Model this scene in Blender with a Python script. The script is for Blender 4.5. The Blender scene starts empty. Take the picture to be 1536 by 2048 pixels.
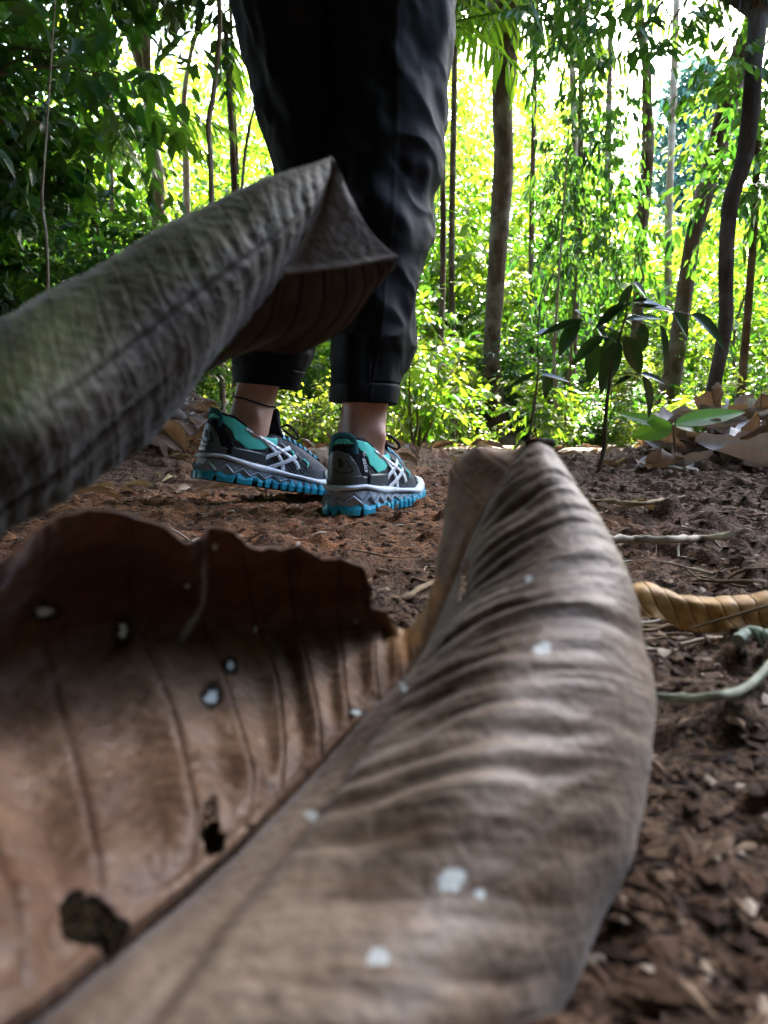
import bpy, bmesh, math, random
import numpy as np
from mathutils import Vector, Matrix
from mathutils.bvhtree import BVHTree

R = math.radians
SC = bpy.context.scene
COL = SC.collection

# ------------------------------------------------------------------ camera
CAMH, PITCH, F = 0.105, R(5.94), 1479.0
cam = bpy.data.cameras.new('camera'); camo = bpy.data.objects.new('camera', cam); COL.objects.link(camo)
camo.location = (0, 0, CAMH); camo.rotation_euler = (R(90) - PITCH, 0, 0)
cam.sensor_fit = 'VERTICAL'; cam.sensor_height = 36.0; cam.lens = F / 2048 * 36.0
cam.clip_start = 0.01; cam.clip_end = 800
cam.dof.use_dof = True; cam.dof.focus_distance = 1.05; cam.dof.aperture_fstop = 14.0
SC.camera = camo

# ------------------------------------------------------------------ world, sun, exposure
SUN_EL, SUN_AZ = R(42), R(21)          # azimuth clockwise from +Y
w = bpy.data.worlds.new("World"); SC.world = w; w.use_nodes = True
wn = w.node_tree; bgn = wn.nodes['Background']
sky = wn.nodes.new('ShaderNodeTexSky'); sky.sky_type = 'NISHITA'; sky.sun_disc = False
sky.sun_elevation = SUN_EL; sky.sun_rotation = SUN_AZ; sky.air_density = 1.0; sky.dust_density = 2.5
wn.links.new(sky.outputs[0], bgn.inputs[0]); bgn.inputs[1].default_value = 0.15
sl = bpy.data.lights.new('sun', 'SUN'); sl.energy = 3.8; sl.angle = R(0.5); sl.color = (1, .93, .80)
so = bpy.data.objects.new('sun', sl); COL.objects.link(so)
sdir = Vector((math.sin(SUN_AZ) * math.cos(SUN_EL), math.cos(SUN_AZ) * math.cos(SUN_EL), math.sin(SUN_EL)))
so.rotation_euler = sdir.to_track_quat('Z', 'Y').to_euler(); so.location = sdir * 60
SC.view_settings.view_transform = 'Standard'; SC.view_settings.look = 'None'
SC.view_settings.exposure = 4.0; SC.view_settings.gamma = 1.0
SC.cycles.max_bounces = 8; SC.cycles.diffuse_bounces = 5; SC.cycles.glossy_bounces = 3
SC.cycles.transmission_bounces = 6; SC.cycles.sample_clamp_indirect = 8
SC.cycles.use_denoising = True

# ------------------------------------------------------------------ maths helpers
cp, sp = math.cos(PITCH), math.sin(PITCH)
def P(u, v, d):
    """point that stands d metres ahead of the lens, in the direction of the photo's (u, v)"""
    u, v, d = np.asarray(u, float), np.asarray(v, float), np.asarray(d, float)
    cx = (u - 768) / F * d; cy = -(v - 1024) / F * d
    return np.stack([cx, d * cp + cy * sp, CAMH + cy * cp - d * sp], -1)
def V3(u, v, d): return Vector(P(u, v, d).tolist())
def G(u, v, z=0.0):
    k = -(v - 1024) / F * cp - sp
    return V3(u, v, (z - CAMH) / k)

def _hash(ix, iy, iz, seed):
    h = (ix.astype(np.int64) * 374761393 + iy.astype(np.int64) * 668265263 + iz.astype(np.int64) * 2147483647 + seed * 1274126177) & 0xffffffff
    h = ((h ^ (h >> 13)) * 1274126177) & 0xffffffff
    h = (h ^ (h >> 16)) & 0xffffffff
    return h / 2147483647.5 - 1.0
def vnoise(p, seed=0):
    i = np.floor(p).astype(np.int64); f = p - i; u = f * f * (3 - 2 * f)
    x, y, z = i[..., 0], i[..., 1], i[..., 2]; r = 0
    for dx in (0, 1):
        for dy in (0, 1):
            for dz in (0, 1):
                wgt = (u[..., 0] if dx else 1 - u[..., 0]) * (u[..., 1] if dy else 1 - u[..., 1]) * (u[..., 2] if dz else 1 - u[..., 2])
                r = r + wgt * _hash(x + dx, y + dy, z + dz, seed)
    return r
def fbm(p, octs=4, seed=0, gain=.5):
    r, a = 0, 1.0
    for o in range(octs):
        r = r + a * vnoise(p * (2.03 ** o) + o * 17.3, seed + o); a *= gain
    return r
def unit(v): return v / np.maximum(np.linalg.norm(v, axis=-1, keepdims=True), 1e-9)
def sstep(a, b, x):
    t = np.clip((x - a) / (b - a), 0, 1); return t * t * (3 - 2 * t)

# ------------------------------------------------------------------ object helpers
def tag(o, label=None, cat=None, group=None, kind=None):
    if label: o['label'] = label
    if cat: o['category'] = cat
    if group: o['group'] = group
    if kind: o['kind'] = kind
    return o
def empty(name, loc=(0, 0, 0), rz=0):
    o = bpy.data.objects.new(name, None); COL.objects.link(o); o.empty_display_size = .05
    o.location = loc; o.rotation_euler = (0, 0, rz); return o
def mesh_np(name, verts, faces, mat, parent=None, smooth=True, attrs=None, link=True):
    """faces: (M,k) int array or list of such arrays"""
    me = bpy.data.meshes.new(name)
    fl = faces if isinstance(faces, list) else [faces]
    fl = [np.asarray(f, np.int32) for f in fl if len(f)]
    loops = np.concatenate([f.ravel() for f in fl])
    tot = np.concatenate([np.full(len(f), f.shape[1], np.int32) for f in fl])
    start = np.concatenate([[0], np.cumsum(tot)[:-1]]).astype(np.int32)
    me.vertices.add(len(verts)); me.vertices.foreach_set('co', np.asarray(verts, np.float32).ravel())
    me.loops.add(len(loops)); me.loops.foreach_set('vertex_index', loops)
    me.polygons.add(len(tot)); me.polygons.foreach_set('loop_start', start); me.polygons.foreach_set('loop_total', tot)
    me.polygons.foreach_set('use_smooth', np.full(len(tot), smooth))
    me.update(calc_edges=True); me.validate()
    for nm, (dom, arr) in (attrs or {}).items():
        arr = np.asarray(arr, np.float32)
        if arr.ndim == 1:
            a = me.attributes.new(nm, 'FLOAT', dom); a.data.foreach_set('value', arr)
        else:
            a = me.attributes.new(nm, 'FLOAT_COLOR', dom)
            if arr.shape[1] == 3: arr = np.concatenate([arr, np.ones((len(arr), 1), np.float32)], 1)
            a.data.foreach_set('color', arr.ravel())
    if mat: me.materials.append(mat)
    if not link: return me
    o = bpy.data.objects.new(name, me); COL.objects.link(o); o.parent = parent
    return o
class MB:
    """collects pieces of one mesh"""
    def __init__(s): s.v = []; s.f = {}; s.n = 0
    def add(s, v, f):
        v = np.asarray(v, float).reshape(-1, 3); f = np.asarray(f, int)
        s.v.append(v); s.f.setdefault(f.shape[1], []).append(f + s.n); s.n += len(v); return s
    def tube(s, pts, rad, n=8, cap=True, squash=None):
        pts = np.asarray(pts, float); m = len(pts)
        rad = np.broadcast_to(np.asarray(rad, float), (m,))
        T = unit(np.gradient(pts, axis=0)); ref = np.array([0, 0, 1.]) if abs(T[0][2]) < .9 else np.array([1., 0, 0])
        A = np.zeros_like(pts); a = ref
        for i in range(m):
            a = a - T[i] * np.dot(a, T[i]); a = a / max(np.linalg.norm(a), 1e-9); A[i] = a
        B = np.cross(T, A); th = np.linspace(0, 2 * np.pi, n, endpoint=False)
        c, q = np.cos(th), np.sin(th)
        if squash: q = q * squash
        ring = pts[:, None] + rad[:, None, None] * (A[:, None] * c[None, :, None] + B[:, None] * q[None, :, None])
        i, j = np.meshgrid(np.arange(m - 1), np.arange(n), indexing='ij'); j2 = (j + 1) % n
        f = np.stack([i * n + j, i * n + j2, (i + 1) * n + j2, (i + 1) * n + j], -1).reshape(-1, 4)
        s.add(ring.reshape(-1, 3), f)
        if cap:
            for k, rv in ((0, 1), (m - 1, 0)):
                s.add(np.concatenate([ring[k], pts[k][None]]), [[(a + 1) % n, a, n] if rv else [a, (a + 1) % n, n] for a in range(n)])
        return s
    def grid(s, X, close=False):
        a, b = X.shape[:2]; bb = b if close else b - 1
        i, j = np.meshgrid(np.arange(a - 1), np.arange(bb), indexing='ij'); j2 = (j + 1) % b
        s.add(X.reshape(-1, 3), np.stack([i * b + j, i * b + j2, (i + 1) * b + j2, (i + 1) * b + j], -1).reshape(-1, 4)); return s
    def build(s, name, mat, parent=None, smooth=True, link=True):
        return mesh_np(name, np.concatenate(s.v), [np.concatenate(x) for x in s.f.values()], mat, parent, smooth, link=link)
def smoothline(pts, n):
    """Catmull-Rom through pts (k,c) -> (n,c)"""
    pts = np.asarray(pts, float); k = len(pts)
    if k < 3: return pts[0] + (pts[-1] - pts[0]) * np.linspace(0, 1, n)[:, None]
    e = np.concatenate([[2 * pts[0] - pts[1]], pts, [2 * pts[-1] - pts[-2]]])
    t = np.linspace(0, k - 1 - 1e-6, n); i = t.astype(int); f = (t - i).reshape((-1,) + (1,) * (pts.ndim - 1))
    a, b, c, d = e[i], e[i + 1], e[i + 2], e[i + 3]
    return .5 * (2 * b + (c - a) * f + (2 * a - 5 * b + 4 * c - d) * f ** 2 + (3 * b - a - 3 * c + d) * f ** 3)
def bisurf(ctrl, n, m):
    A = smoothline(np.asarray(ctrl, float), n)
    return np.swapaxes(smoothline(np.swapaxes(A, 0, 1), m), 0, 1)

# ------------------------------------------------------------------ materials
class NT:
    def __init__(s, name):
        s.m = bpy.data.materials.new(name); s.m.use_nodes = True; s.t = s.m.node_tree; s.t.nodes.clear()
        s.out = s.t.nodes.new('ShaderNodeOutputMaterial')
    def n(s, typ, **kw):
        nd = s.t.nodes.new('ShaderNode' + typ)
        for k, v in kw.items():
            if k == 'ins':
                for a, b in v.items():
                    if hasattr(b, 'is_linked') or hasattr(b, 'links'): s.t.links.new(b, nd.inputs[a])
                    else: nd.inputs[a].default_value = b
            else: setattr(nd, k, v)
        return nd
    def noise(s, scale, detail=4, rough=.6, coord=None, dist=0):
        c = coord or s.coord()
        return s.n('TexNoise', ins={'Vector': c, 'Scale': scale, 'Detail': detail, 'Roughness': rough, 'Distortion': dist}).outputs['Fac']
    def coord(s, kind='Object'):
        return s.n('TexCoord').outputs[kind]
    def ramp(s, fac, stops):
        r = s.n('ValToRGB', ins={'Fac': fac}); e = r.color_ramp.elements
        while len(e) > 1: e.remove(e[-1])
        e[0].position = stops[0][0]; e[0].color = (*stops[0][1], 1)
        for p, c in stops[1:]:
            x = e.new(p); x.color = (*c, 1)
        return r.outputs['Color']
    def mix(s, f, a, b, mode='MIX'):
        x = s.n('Mix', data_type='RGBA', blend_type=mode)
        for k, v in ((0, f), (6, a), (7, b)):
            if hasattr(v, 'links'): s.t.links.new(v, x.inputs[k])
            else: x.inputs[k].default_value = v if k == 0 else (*v, 1)
        return x.outputs[2]
    def math(s, op, a, b=0.0):
        x = s.n('Math', operation=op)
        for k, v in ((0, a), (1, b)):
            if hasattr(v, 'links'): s.t.links.new(v, x.inputs[k])
            else: x.inputs[k].default_value = v
        return x.outputs[0]
    def attr(s, name, out='Fac'):
        return s.n('Attribute', attribute_name=name).outputs[out]
    def bump(s, h, strength=.5, dist=.01):
        return s.n('Bump', ins={'Height': h, 'Strength': strength, 'Distance': dist}).outputs[0]
    def bsdf(s, color, rough=.6, spec=.4, normal=None, **kw):
        p = s.n('BsdfPrincipled')
        for k, v in {'Base Color': color, 'Roughness': rough, 'Specular IOR Level': spec, 'Normal': normal, **kw}.items():
            if v is None: continue
            if hasattr(v, 'links'): s.t.links.new(v, p.inputs[k])
            else: p.inputs[k].default_value = (*v, 1) if isinstance(v, tuple) and len(v) == 3 and 'Color' in k else v
        return p.outputs[0]
    def done(s, sh):
        s.t.links.new(sh, s.out.inputs[0]); return s.m
def simple(name, c, rough=.6, spec=.4, nscale=60, var=.25, bump=.2, bd=.002):
    t = NT(name); nz = t.noise(nscale)
    lo = tuple(x * (1 - var) for x in c); hi = tuple(min(1, x * (1 + var)) for x in c)
    return t.done(t.bsdf(t.ramp(nz, [(.3, lo), (.7, hi)]), rough, spec, t.bump(nz, bump, bd) if bump else None))
def leafmat(name, lo, hi, tlo, thi, trans=.5, rough=.4, spec=.4):
    t = NT(name); a = t.attr('tint')
    c = t.ramp(a, [(0, lo), (1, hi)]); tc = t.ramp(a, [(0, tlo), (1, thi)])
    tr = t.n('BsdfTranslucent', ins={'Color': tc}).outputs[0]
    mx = t.n('MixShader', ins={0: trans}); t.t.links.new(t.bsdf(c, rough, spec), mx.inputs[1]); t.t.links.new(tr, mx.inputs[2])
    return t.done(mx.outputs[0])
M_LEAF = leafmat('green_leaf', (.025, .07, .012), (.07, .14, .02), (.07, .23, .010), (.30, .44, .02), .5)
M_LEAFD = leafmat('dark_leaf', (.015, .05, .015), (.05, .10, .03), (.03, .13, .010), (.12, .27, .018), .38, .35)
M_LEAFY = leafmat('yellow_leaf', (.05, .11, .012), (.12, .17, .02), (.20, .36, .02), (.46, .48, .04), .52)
M_LEAFB = leafmat('far_hazed_leaf', (.03, .10, .08), (.05, .14, .11), (.05, .14, .10), (.08, .20, .14), .3)  # haze of the distance mixed into the leaf colour
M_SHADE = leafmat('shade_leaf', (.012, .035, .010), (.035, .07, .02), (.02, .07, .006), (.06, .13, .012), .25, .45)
M_STEM = simple('stem_bark', (.10, .075, .045), .8, .2, 40, .4)

def barkmat(name, c1, c2, c3):
    t = NT(name); co = t.coord()
    mp = t.n('Mapping', ins={'Vector': co, 'Scale': (1, 1, .25)}).outputs[0]
    a = t.noise(14, 6, .65, mp); b = t.noise(3.5, 3, .6, co); e = t.noise(60, 4, .7, mp)
    col = t.mix(t.ramp(b, [(.48, (0, 0, 0)), (.62, (1, 1, 1))]), t.ramp(a, [(.3, c1), (.7, c2)]), c3)
    h = t.math('ADD', a, t.math('MULTIPLY', e, .4))
    return t.done(t.bsdf(col, .9, .15, t.bump(h, .9, .03)))
M_BARK = barkmat('brown_bark', (.028, .018, .011), (.11, .07, .04), (.15, .12, .09))
M_BARKL = barkmat('pale_bark', (.13, .09, .06), (.30, .23, .16), (.34, .31, .26))
M_BARKD = barkmat('dark_bark', (.018, .014, .012), (.05, .04, .032), (.09, .085, .08))

def drymat(name, lo, hi, tr=(.30, .16, .06), trans=.25, rough=.5, attr=False):
    """dried leaf: mottled brown, thin enough to glow a little"""
    t = NT(name); co = t.coord()
    a = t.noise(35, 5, .65, co); b = t.noise(260, 4, .7, co); c = t.noise(9, 3, .6, co)
    oi = t.n('ObjectInfo').outputs['Random']
    col = t.ramp(t.math('ADD', t.math('MULTIPLY', a, .6), t.math('MULTIPLY', c, .4)), [(.35, lo), (.65, hi)])
    col = t.mix(.35, col, t.ramp(b, [(.35, tuple(x * .55 for x in lo)), (.7, hi)]))
    if attr: col = t.mix(1.0, col, t.attr('stain_light', 'Color'), 'MULTIPLY')  # carries leaf stains together with painted light and shade
    else: col = t.mix(t.math('MULTIPLY', oi, .6), col, tuple(x * .45 for x in hi))
    if attr:
        spot = t.attr('spot'); col = t.mix(spot, col, (.62, .68, .66))
    n = t.bump(t.math('ADD', a, t.math('MULTIPLY', b, .35)), .5, .0012)
    trn = t.n('BsdfTranslucent', ins={'Color': t.mix(.5, col, tr)}).outputs[0]
    mx = t.n('MixShader', ins={0: trans}); t.t.links.new(t.bsdf(col, rough, .35 if rough < .55 else .2, n, **({'Sheen Weight': .2, 'Sheen Roughness': .3, 'Sheen Tint': (.90, .94, 1.0, 1)} if attr else {})), mx.inputs[1]); t.t.links.new(trn, mx.inputs[2])
    return t.done(mx.outputs[0])
M_DRY = drymat('dry_leaf_brown', (.09, .048, .03), (.27, .17, .11))
M_DRYP = drymat('dry_leaf_pale', (.22, .18, .155), (.50, .46, .44), trans=.15)
M_DRYO = drymat('dry_leaf_ochre', (.26, .17, .06), (.50, .38, .17))
M_BIGLEAF = drymat('big_dry_leaf', (.12, .064, .036), (.40, .25, .15), (.42, .20, .06), .12, .54, True)
M_GREYLEAF = drymat('grey_dry_leaf', (.042, .034, .029), (.105, .09, .08), (.2, .16, .08), .05, .6, True)

# ------------------------------------------------------------------ ground
def terrain(x, y):
    p = np.stack([x, y, np.zeros_like(x)], -1)
    d = np.hypot(x, y)
    h = .03 * fbm(p * .9, 3, 5) * sstep(1.4, 4, d)
    h = h + .16 * np.exp(-(((x + .70) / .36) ** 2 + ((y - 2.25) / .45) ** 2))
    h = h + .11 * np.exp(-(((x - 1.15) / .50) ** 2 + ((y - 2.3) / .35) ** 2))
    h = h + .03 * np.exp(-(((x - .0) / 1.2) ** 2 + ((y - 3.2) / .5) ** 2))
    return h + .35 * sstep(8, 40, d) * (.5 + fbm(p * .12, 2, 9))
def micro(x, y):
    p = np.stack([x, y, np.zeros_like(x)], -1); d = np.hypot(x, y)
    k = 1 - sstep(3, 8, d)
    c = fbm(p * 30, 4, 3, .6)
    m = .0055 * np.maximum(c, -.35) + .0022 * fbm(p * 95, 2, 7) + .007 * fbm(p * 5, 2, 21)
    clod = (sstep(.15, .5, fbm(p * 38, 2, 33)) * .0045 + sstep(.3, .6, fbm(p * 17, 2, 35)) * .007)
    rough = 1 + .45 * sstep(.05, .35, x)
    return (m + clod) * k * rough - .003
def gz(x, y):
    x = np.asarray(x, float); y = np.asarray(y, float)
    return terrain(x, y) + micro(x, y)
def make_ground():
    def grow(a, d, end):
        out = [a]
        while out[-1] < end: d *= 1.045; out.append(out[-1] + d)
        return np.array(out[1:])
    c = np.arange(-1.0, 1.0001, .0042); g_ = grow(1.0, .0042, 170); X = np.concatenate([-g_[::-1], c, g_])
    c = np.arange(.1, 2.1, .0042); Y = np.concatenate([-grow(-.1, .01, 120)[::-1], c, grow(2.1, .0042, 170)])
    x, y = np.meshgrid(X, Y); z = gz(x, y)
    V = np.stack([x, y, z], -1)
    return MB().grid(V)
t = NT('forest_soil'); co = t.coord()
a = t.noise(7, 5, .6, co); b = t.noise(60, 6, .7, co); c = t.noise(320, 4, .7, co)
col = t.ramp(t.math('ADD', t.math('MULTIPLY', a, .45), t.math('MULTIPLY', b, .55)),
             [(.36, (.010, .005, .003)), (.5, (.052, .024, .012)), (.64, (.20, .105, .055))])
strip_co = t.n('Mapping', ins={'Vector': t.n('VectorMath', operation='ADD', ins={0: co, 1: t.n('TexNoise', ins={'Vector': co, 'Scale': 3.0, 'Detail': 3}).outputs['Color']}).outputs[0], 'Location': (-.38, -1.9, 0)}).outputs[0]
sx = t.n('SeparateXYZ', ins={0: strip_co}).outputs
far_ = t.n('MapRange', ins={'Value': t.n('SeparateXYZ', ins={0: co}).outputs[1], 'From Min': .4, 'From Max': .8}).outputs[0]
lit_strip = t.math('MULTIPLY', far_, t.math('SUBTRACT', 1.0, t.math('MULTIPLY', t.math('ABSOLUTE', sx[0]), 2.0)))   # light pooled where the person stands and shade around it, painted into the soil
col = t.mix(t.ramp(lit_strip, [(.1, (0, 0, 0)), (.6, (1, 1, 1))]), t.mix(1.0, col, (.44, .31, .25), 'MULTIPLY'), t.mix(1.0, col, (3.3, 2.4, 1.55), 'MULTIPLY'))
col = t.mix(.45, col, t.ramp(c, [(.4, (.018, .009, .006)), (.62, (.30, .18, .10))]))
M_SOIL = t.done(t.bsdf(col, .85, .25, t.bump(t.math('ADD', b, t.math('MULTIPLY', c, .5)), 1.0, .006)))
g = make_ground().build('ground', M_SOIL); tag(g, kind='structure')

# ------------------------------------------------------------------ foliage generator
LEAF = np.array([[0, 0, 0], [-.36, .22, .07], [-.5, .55, .10], [0, 1, -.06], [.5, .55, .10], [.36, .22, .07], [0, .3, 0.02], [0, .65, 0.0]])
LF = np.array([[0, 6, 2, 1], [6, 7, 3, 2], [0, 5, 4, 6], [6, 4, 3, 7]])
def leaves_np(pos, dirs, nrm, length, width, droop=.12):
    """pos/dirs/nrm (N,3), length,width (N,) -> verts, faces"""
    n = len(pos); Y = unit(dirs); X = unit(np.cross(Y, nrm)); Z = np.cross(X, Y)
    L = length[:, None, None]; W = width[:, None, None]; t = LEAF[None]
    v = pos[:, None] + X[:, None] * t[..., 0:1] * W + Y[:, None] * t[..., 1:2] * L + Z[:, None] * (t[..., 2:3] * W - droop * t[..., 1:2] ** 2 * L)
    f = (LF[None] + (np.arange(n) * 8)[:, None, None]).reshape(-1, 4)
    return v.reshape(-1, 3), f
def sprays(rng, O, D, L, per, ll, lw, hang=.45, flat=.5):
    """twigs O(T,3) D(T,3) L(T) with per two-ranked leaves; ll length, lw width ratio"""
    T = len(O); D = unit(D)
    tt = np.linspace(.15, 1, per)[None, :] + rng.uniform(-.03, .03, (T, per))
    sag = np.array([0, 0, -1.]) * .22
    pos = O[:, None] + D[:, None] * (L[:, None] * tt)[..., None] + sag * (L[:, None] * tt ** 2)[..., None]
    side = unit(np.cross(D, np.array([0, 0, 1.])) + 1e-5 + rng.normal(0, .25, (T, 3)))
    sg = np.where(np.arange(per) % 2 == 0, 1., -1.)[None, :, None]
    d = D[:, None] * .55 + side[:, None] * sg * .8 + rng.normal(0, .28, (T, per, 3)); d[..., 2] -= hang
    nr = np.zeros((T, per, 3)); nr[..., 2] = 1; nr += rng.normal(0, flat, nr.shape)
    le = ll * rng.uniform(.6, 1.25, (T, per))
    v, f = leaves_np(pos.reshape(-1, 3), d.reshape(-1, 3), nr.reshape(-1, 3), le.ravel(), (le * lw).ravel())
    tint = np.clip(np.repeat(rng.uniform(.1, .9, T), per) + rng.normal(0, .18, T * per), 0, 1)
    return v, f, np.repeat(tint, 4)
def crown_mesh(name, rng, clumps, crad, twigs, per, ll, lw, mat, tl=.3, hang=.45, flatc=.7):
    """clumps (K,3) centres; crad clump radius"""
    K = len(clumps); O = np.repeat(clumps, twigs, 0); n = len(O)
    d = unit(rng.normal(0, 1, (n, 3)) * np.array([1, 1, flatc])); r = crad * rng.uniform(.1, 1, (n, 1)) ** .6
    O = O + d * r * .75
    v, f, ti = sprays(rng, O, d + np.array([0, 0, .15]), tl * rng.uniform(.6, 1.3, n), per, ll, lw, hang)
    return mesh_np(name, v, f, mat, attrs={'tint': ('FACE', ti)}, smooth=False, link=False)
def mkobj(name, me, parent=None):
    o = bpy.data.objects.new(name, me); COL.objects.link(o); o.parent = parent; return o

def shrub_proto(seed, h=2.2, w=.8, clumps=26, twigs=12, per=9, ll=.085, lw=.42, mat=None, hang=.45, low=.06):
    rng = np.random.default_rng(seed)
    C, mb = [], MB()
    ns = rng.integers(4, 7)
    for i in range(ns):
        az = rng.uniform(0, 6.28); lean = rng.uniform(.1, .5) * w
        top = np.array([math.cos(az) * lean, math.sin(az) * lean, h * rng.uniform(.7, 1)])
        pts = smoothline([[0.03 * math.cos(az), .03 * math.sin(az), 0], top * [.3, .3, .45] + rng.normal(0, .05, 3), top], 10)
        mb.tube(pts, np.linspace(.014, .003, 10), 6)
        for k in range(clumps // ns):
            q = pts[int(rng.uniform(.12, .99) * 9)]
            a2 = rng.uniform(0, 6.28); e = q + np.array([math.cos(a2), math.sin(a2), rng.uniform(-.1, .5)]) * rng.uniform(.15, .55) * w
            e[2] = max(e[2], h * low)
            mb.tube(smoothline([q, (q + e) / 2 + [0, 0, .05], e], 5), np.linspace(.006, .002, 5), 5); C.append(e)
    me = crown_mesh('foliage', rng, np.array(C), .26 * h / 2.2 + .05, twigs, per, ll, lw, mat or M_LEAF, .28, hang)
    st = mb.build('stem', M_STEM, link=False)
    return st, me
def place(name, protos, k, loc, rz, sc, label, cat, group, sub=('stem', 'foliage')):
    e = empty(name, loc, rz); e.scale = sc if hasattr(sc, '__len__') else (sc,) * 3
    for nm, me in zip(sub, protos[k % len(protos)]): mkobj(nm, me, e)
    tag(e, label, cat, group); return e
RG = np.random.default_rng(11); rnd = random.Random(5)

def at(u, y):   # x of photo column u at ground distance y
    return (u - 768) / F * y
SH = [shrub_proto(1, 2.2, .8, 26, 9, 8, .12, .45), shrub_proto(2, 2.0, .9, 28, 12, 9, .095, .45, M_LEAFD), shrub_proto(3, 2.4, .8, 22, 9, 8, .16, .34),
      shrub_proto(4, 1.9, .95, 26, 12, 10, .065, .5, M_LEAFY)]
SHD = [shrub_proto(6, 2.4, .8, 26, 11, 8, .11, .48, M_LEAFD), shrub_proto(7, 2.2, .85, 28, 12, 9, .06, .55, M_LEAFD)]
LOW = [shrub_proto(9, .6, .5, 16, 9, 8, .06, .42, M_LEAF), shrub_proto(10, .5, .55, 14, 9, 8, .05, .45, M_LEAFY),
       shrub_proto(12, .7, .4, 12, 6, 7, .13, .33, M_LEAF)]
def scatter(n, u0, u1, y0, y1, protos, s0, s1, name, label, cat, group, seed):
    rng = np.random.default_rng(seed)
    for i in range(n):
        y = y0 + (y1 - y0) * rng.uniform(0, 1) ** .8; u = u0 + (u1 - u0) * ((i + rng.uniform(0, 1)) / n)
        if 915 < u < 1060 and y < 8.4 and protos is not SHD: y = rng.uniform(8.6, 11)
        x = at(u, y); s = rng.uniform(s0, s1)
        place(name, protos, int(rng.integers(0, 99)), (x, y, float(terrain(x, y)) - .02), rng.uniform(0, 6.28), (s, s, s * rng.uniform(.85, 1.2)), label, cat, group)
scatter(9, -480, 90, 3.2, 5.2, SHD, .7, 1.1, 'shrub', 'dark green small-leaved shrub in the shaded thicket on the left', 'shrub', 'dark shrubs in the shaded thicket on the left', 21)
scatter(12, -300, 540, 7.4, 12, SH[:4], 1.0, 1.5, 'shrub', 'tall leafy shrub rising behind the dark thicket on the left', 'shrub', 'tall shrubs behind the left thicket', 22)
scatter(12, 400, 860, 5.5, 9, SH, .45, .8, 'shrub', 'bright green shrub seen between and behind the legs', 'shrub', 'bright shrubs behind the legs', 23)
scatter(18, 820, 1260, 6, 11, SH, .5, .9, 'shrub', 'sunlit yellow-green shrub around the buttressed trunk', 'shrub', 'sunlit shrubs around the trunks', 24)
scatter(15, 1200, 1750, 5.2, 9.5, SHD + SH[:3], .42, .72, 'shrub', 'mid-green shrub among the leaning trunks on the right', 'shrub', 'shrubs among the right-hand trunks', 25)
scatter(5, 190, 430, 3.3, 4.6, SHD, .38, .6, 'shrub', 'knee-high dark shrub at the foot of the left thicket', 'shrub', 'low dark shrubs at the foot of the thicket', 29)
scatter(20, 250, 1650, 3.8, 7, LOW, .4, 1.0, 'small_plant', 'low leafy seedling growing at the edge of the clearing', 'plant', 'low seedlings along the clearing edge', 26)

# ------------------------------------------------------------------ trees
def canopy_proto(seed, rad, h, clumps, twigs, per, ll, lw, mat, hang=.5):
    rng = np.random.default_rng(seed)
    d = unit(rng.normal(0, 1, (clumps, 3))); C = d * np.array([rad, rad, h]) * rng.uniform(.35, 1, (clumps, 1)) ** .5
    return C, crown_mesh('crown', rng, C, .55, twigs, per, ll, lw, mat, .5, hang)
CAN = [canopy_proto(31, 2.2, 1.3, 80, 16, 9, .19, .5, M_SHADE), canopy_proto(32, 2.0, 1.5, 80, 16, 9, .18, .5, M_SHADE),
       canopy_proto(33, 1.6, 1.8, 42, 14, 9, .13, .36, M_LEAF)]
def trunk(pix, dist, mat, e, extra_top, flare=1.6, n=40, seed=0):
    """pix: list of (u, v, radius px) from top to base"""
    rng = np.random.default_rng(seed)
    a = np.array(pix, float)[::-1]; pts = P(a[:, 0], a[:, 1], np.full(len(a), dist)); pts[:, 1] = dist
    # stand them truly upright at distance dist
    cyv = -(a[:, 1] - 1024) / F
    # solve depth so that world y = dist
    dep = dist / (cp + cyv * sp); pts = P(a[:, 0], a[:, 1], dep); r = a[:, 2] / F * dep
    base = np.array([[pts[0][0] + rng.normal(0, .02), dist, float(terrain(pts[0][0], dist)) - .08]])
    top = pts[-1] + (pts[-1] - pts[-2]) / max(np.linalg.norm(pts[-1] - pts[-2]), .01) * extra_top
    A = np.concatenate([base, pts, [top]]); rr = np.concatenate([[r[0] * flare], r, [r[-1] * .45]])
    L = smoothline(np.concatenate([A, rr[:, None]], 1), n)
    base = L[0, :3].copy(); L[:, :3] -= base
    th = np.linspace(0, 2 * np.pi, 20, endpoint=False)
    ring = L[:, None, :3] + np.stack([np.cos(th), np.sin(th), 0 * th], -1)[None] * L[:, None, 3:4] * (1 + .10 * vnoise(np.stack(np.broadcast_arrays(np.cos(th)[None] * 1.3, np.sin(th)[None] * 1.3, L[:, 2:3] * 1.5), -1), seed) + .05 * vnoise(np.stack(np.broadcast_arrays(np.cos(th)[None] * 3, np.sin(th)[None] * 3, L[:, 2:3] * 6), -1), seed))[..., None]
    mb = MB(); mb.grid(ring, True)
    return mb, L, base
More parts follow.
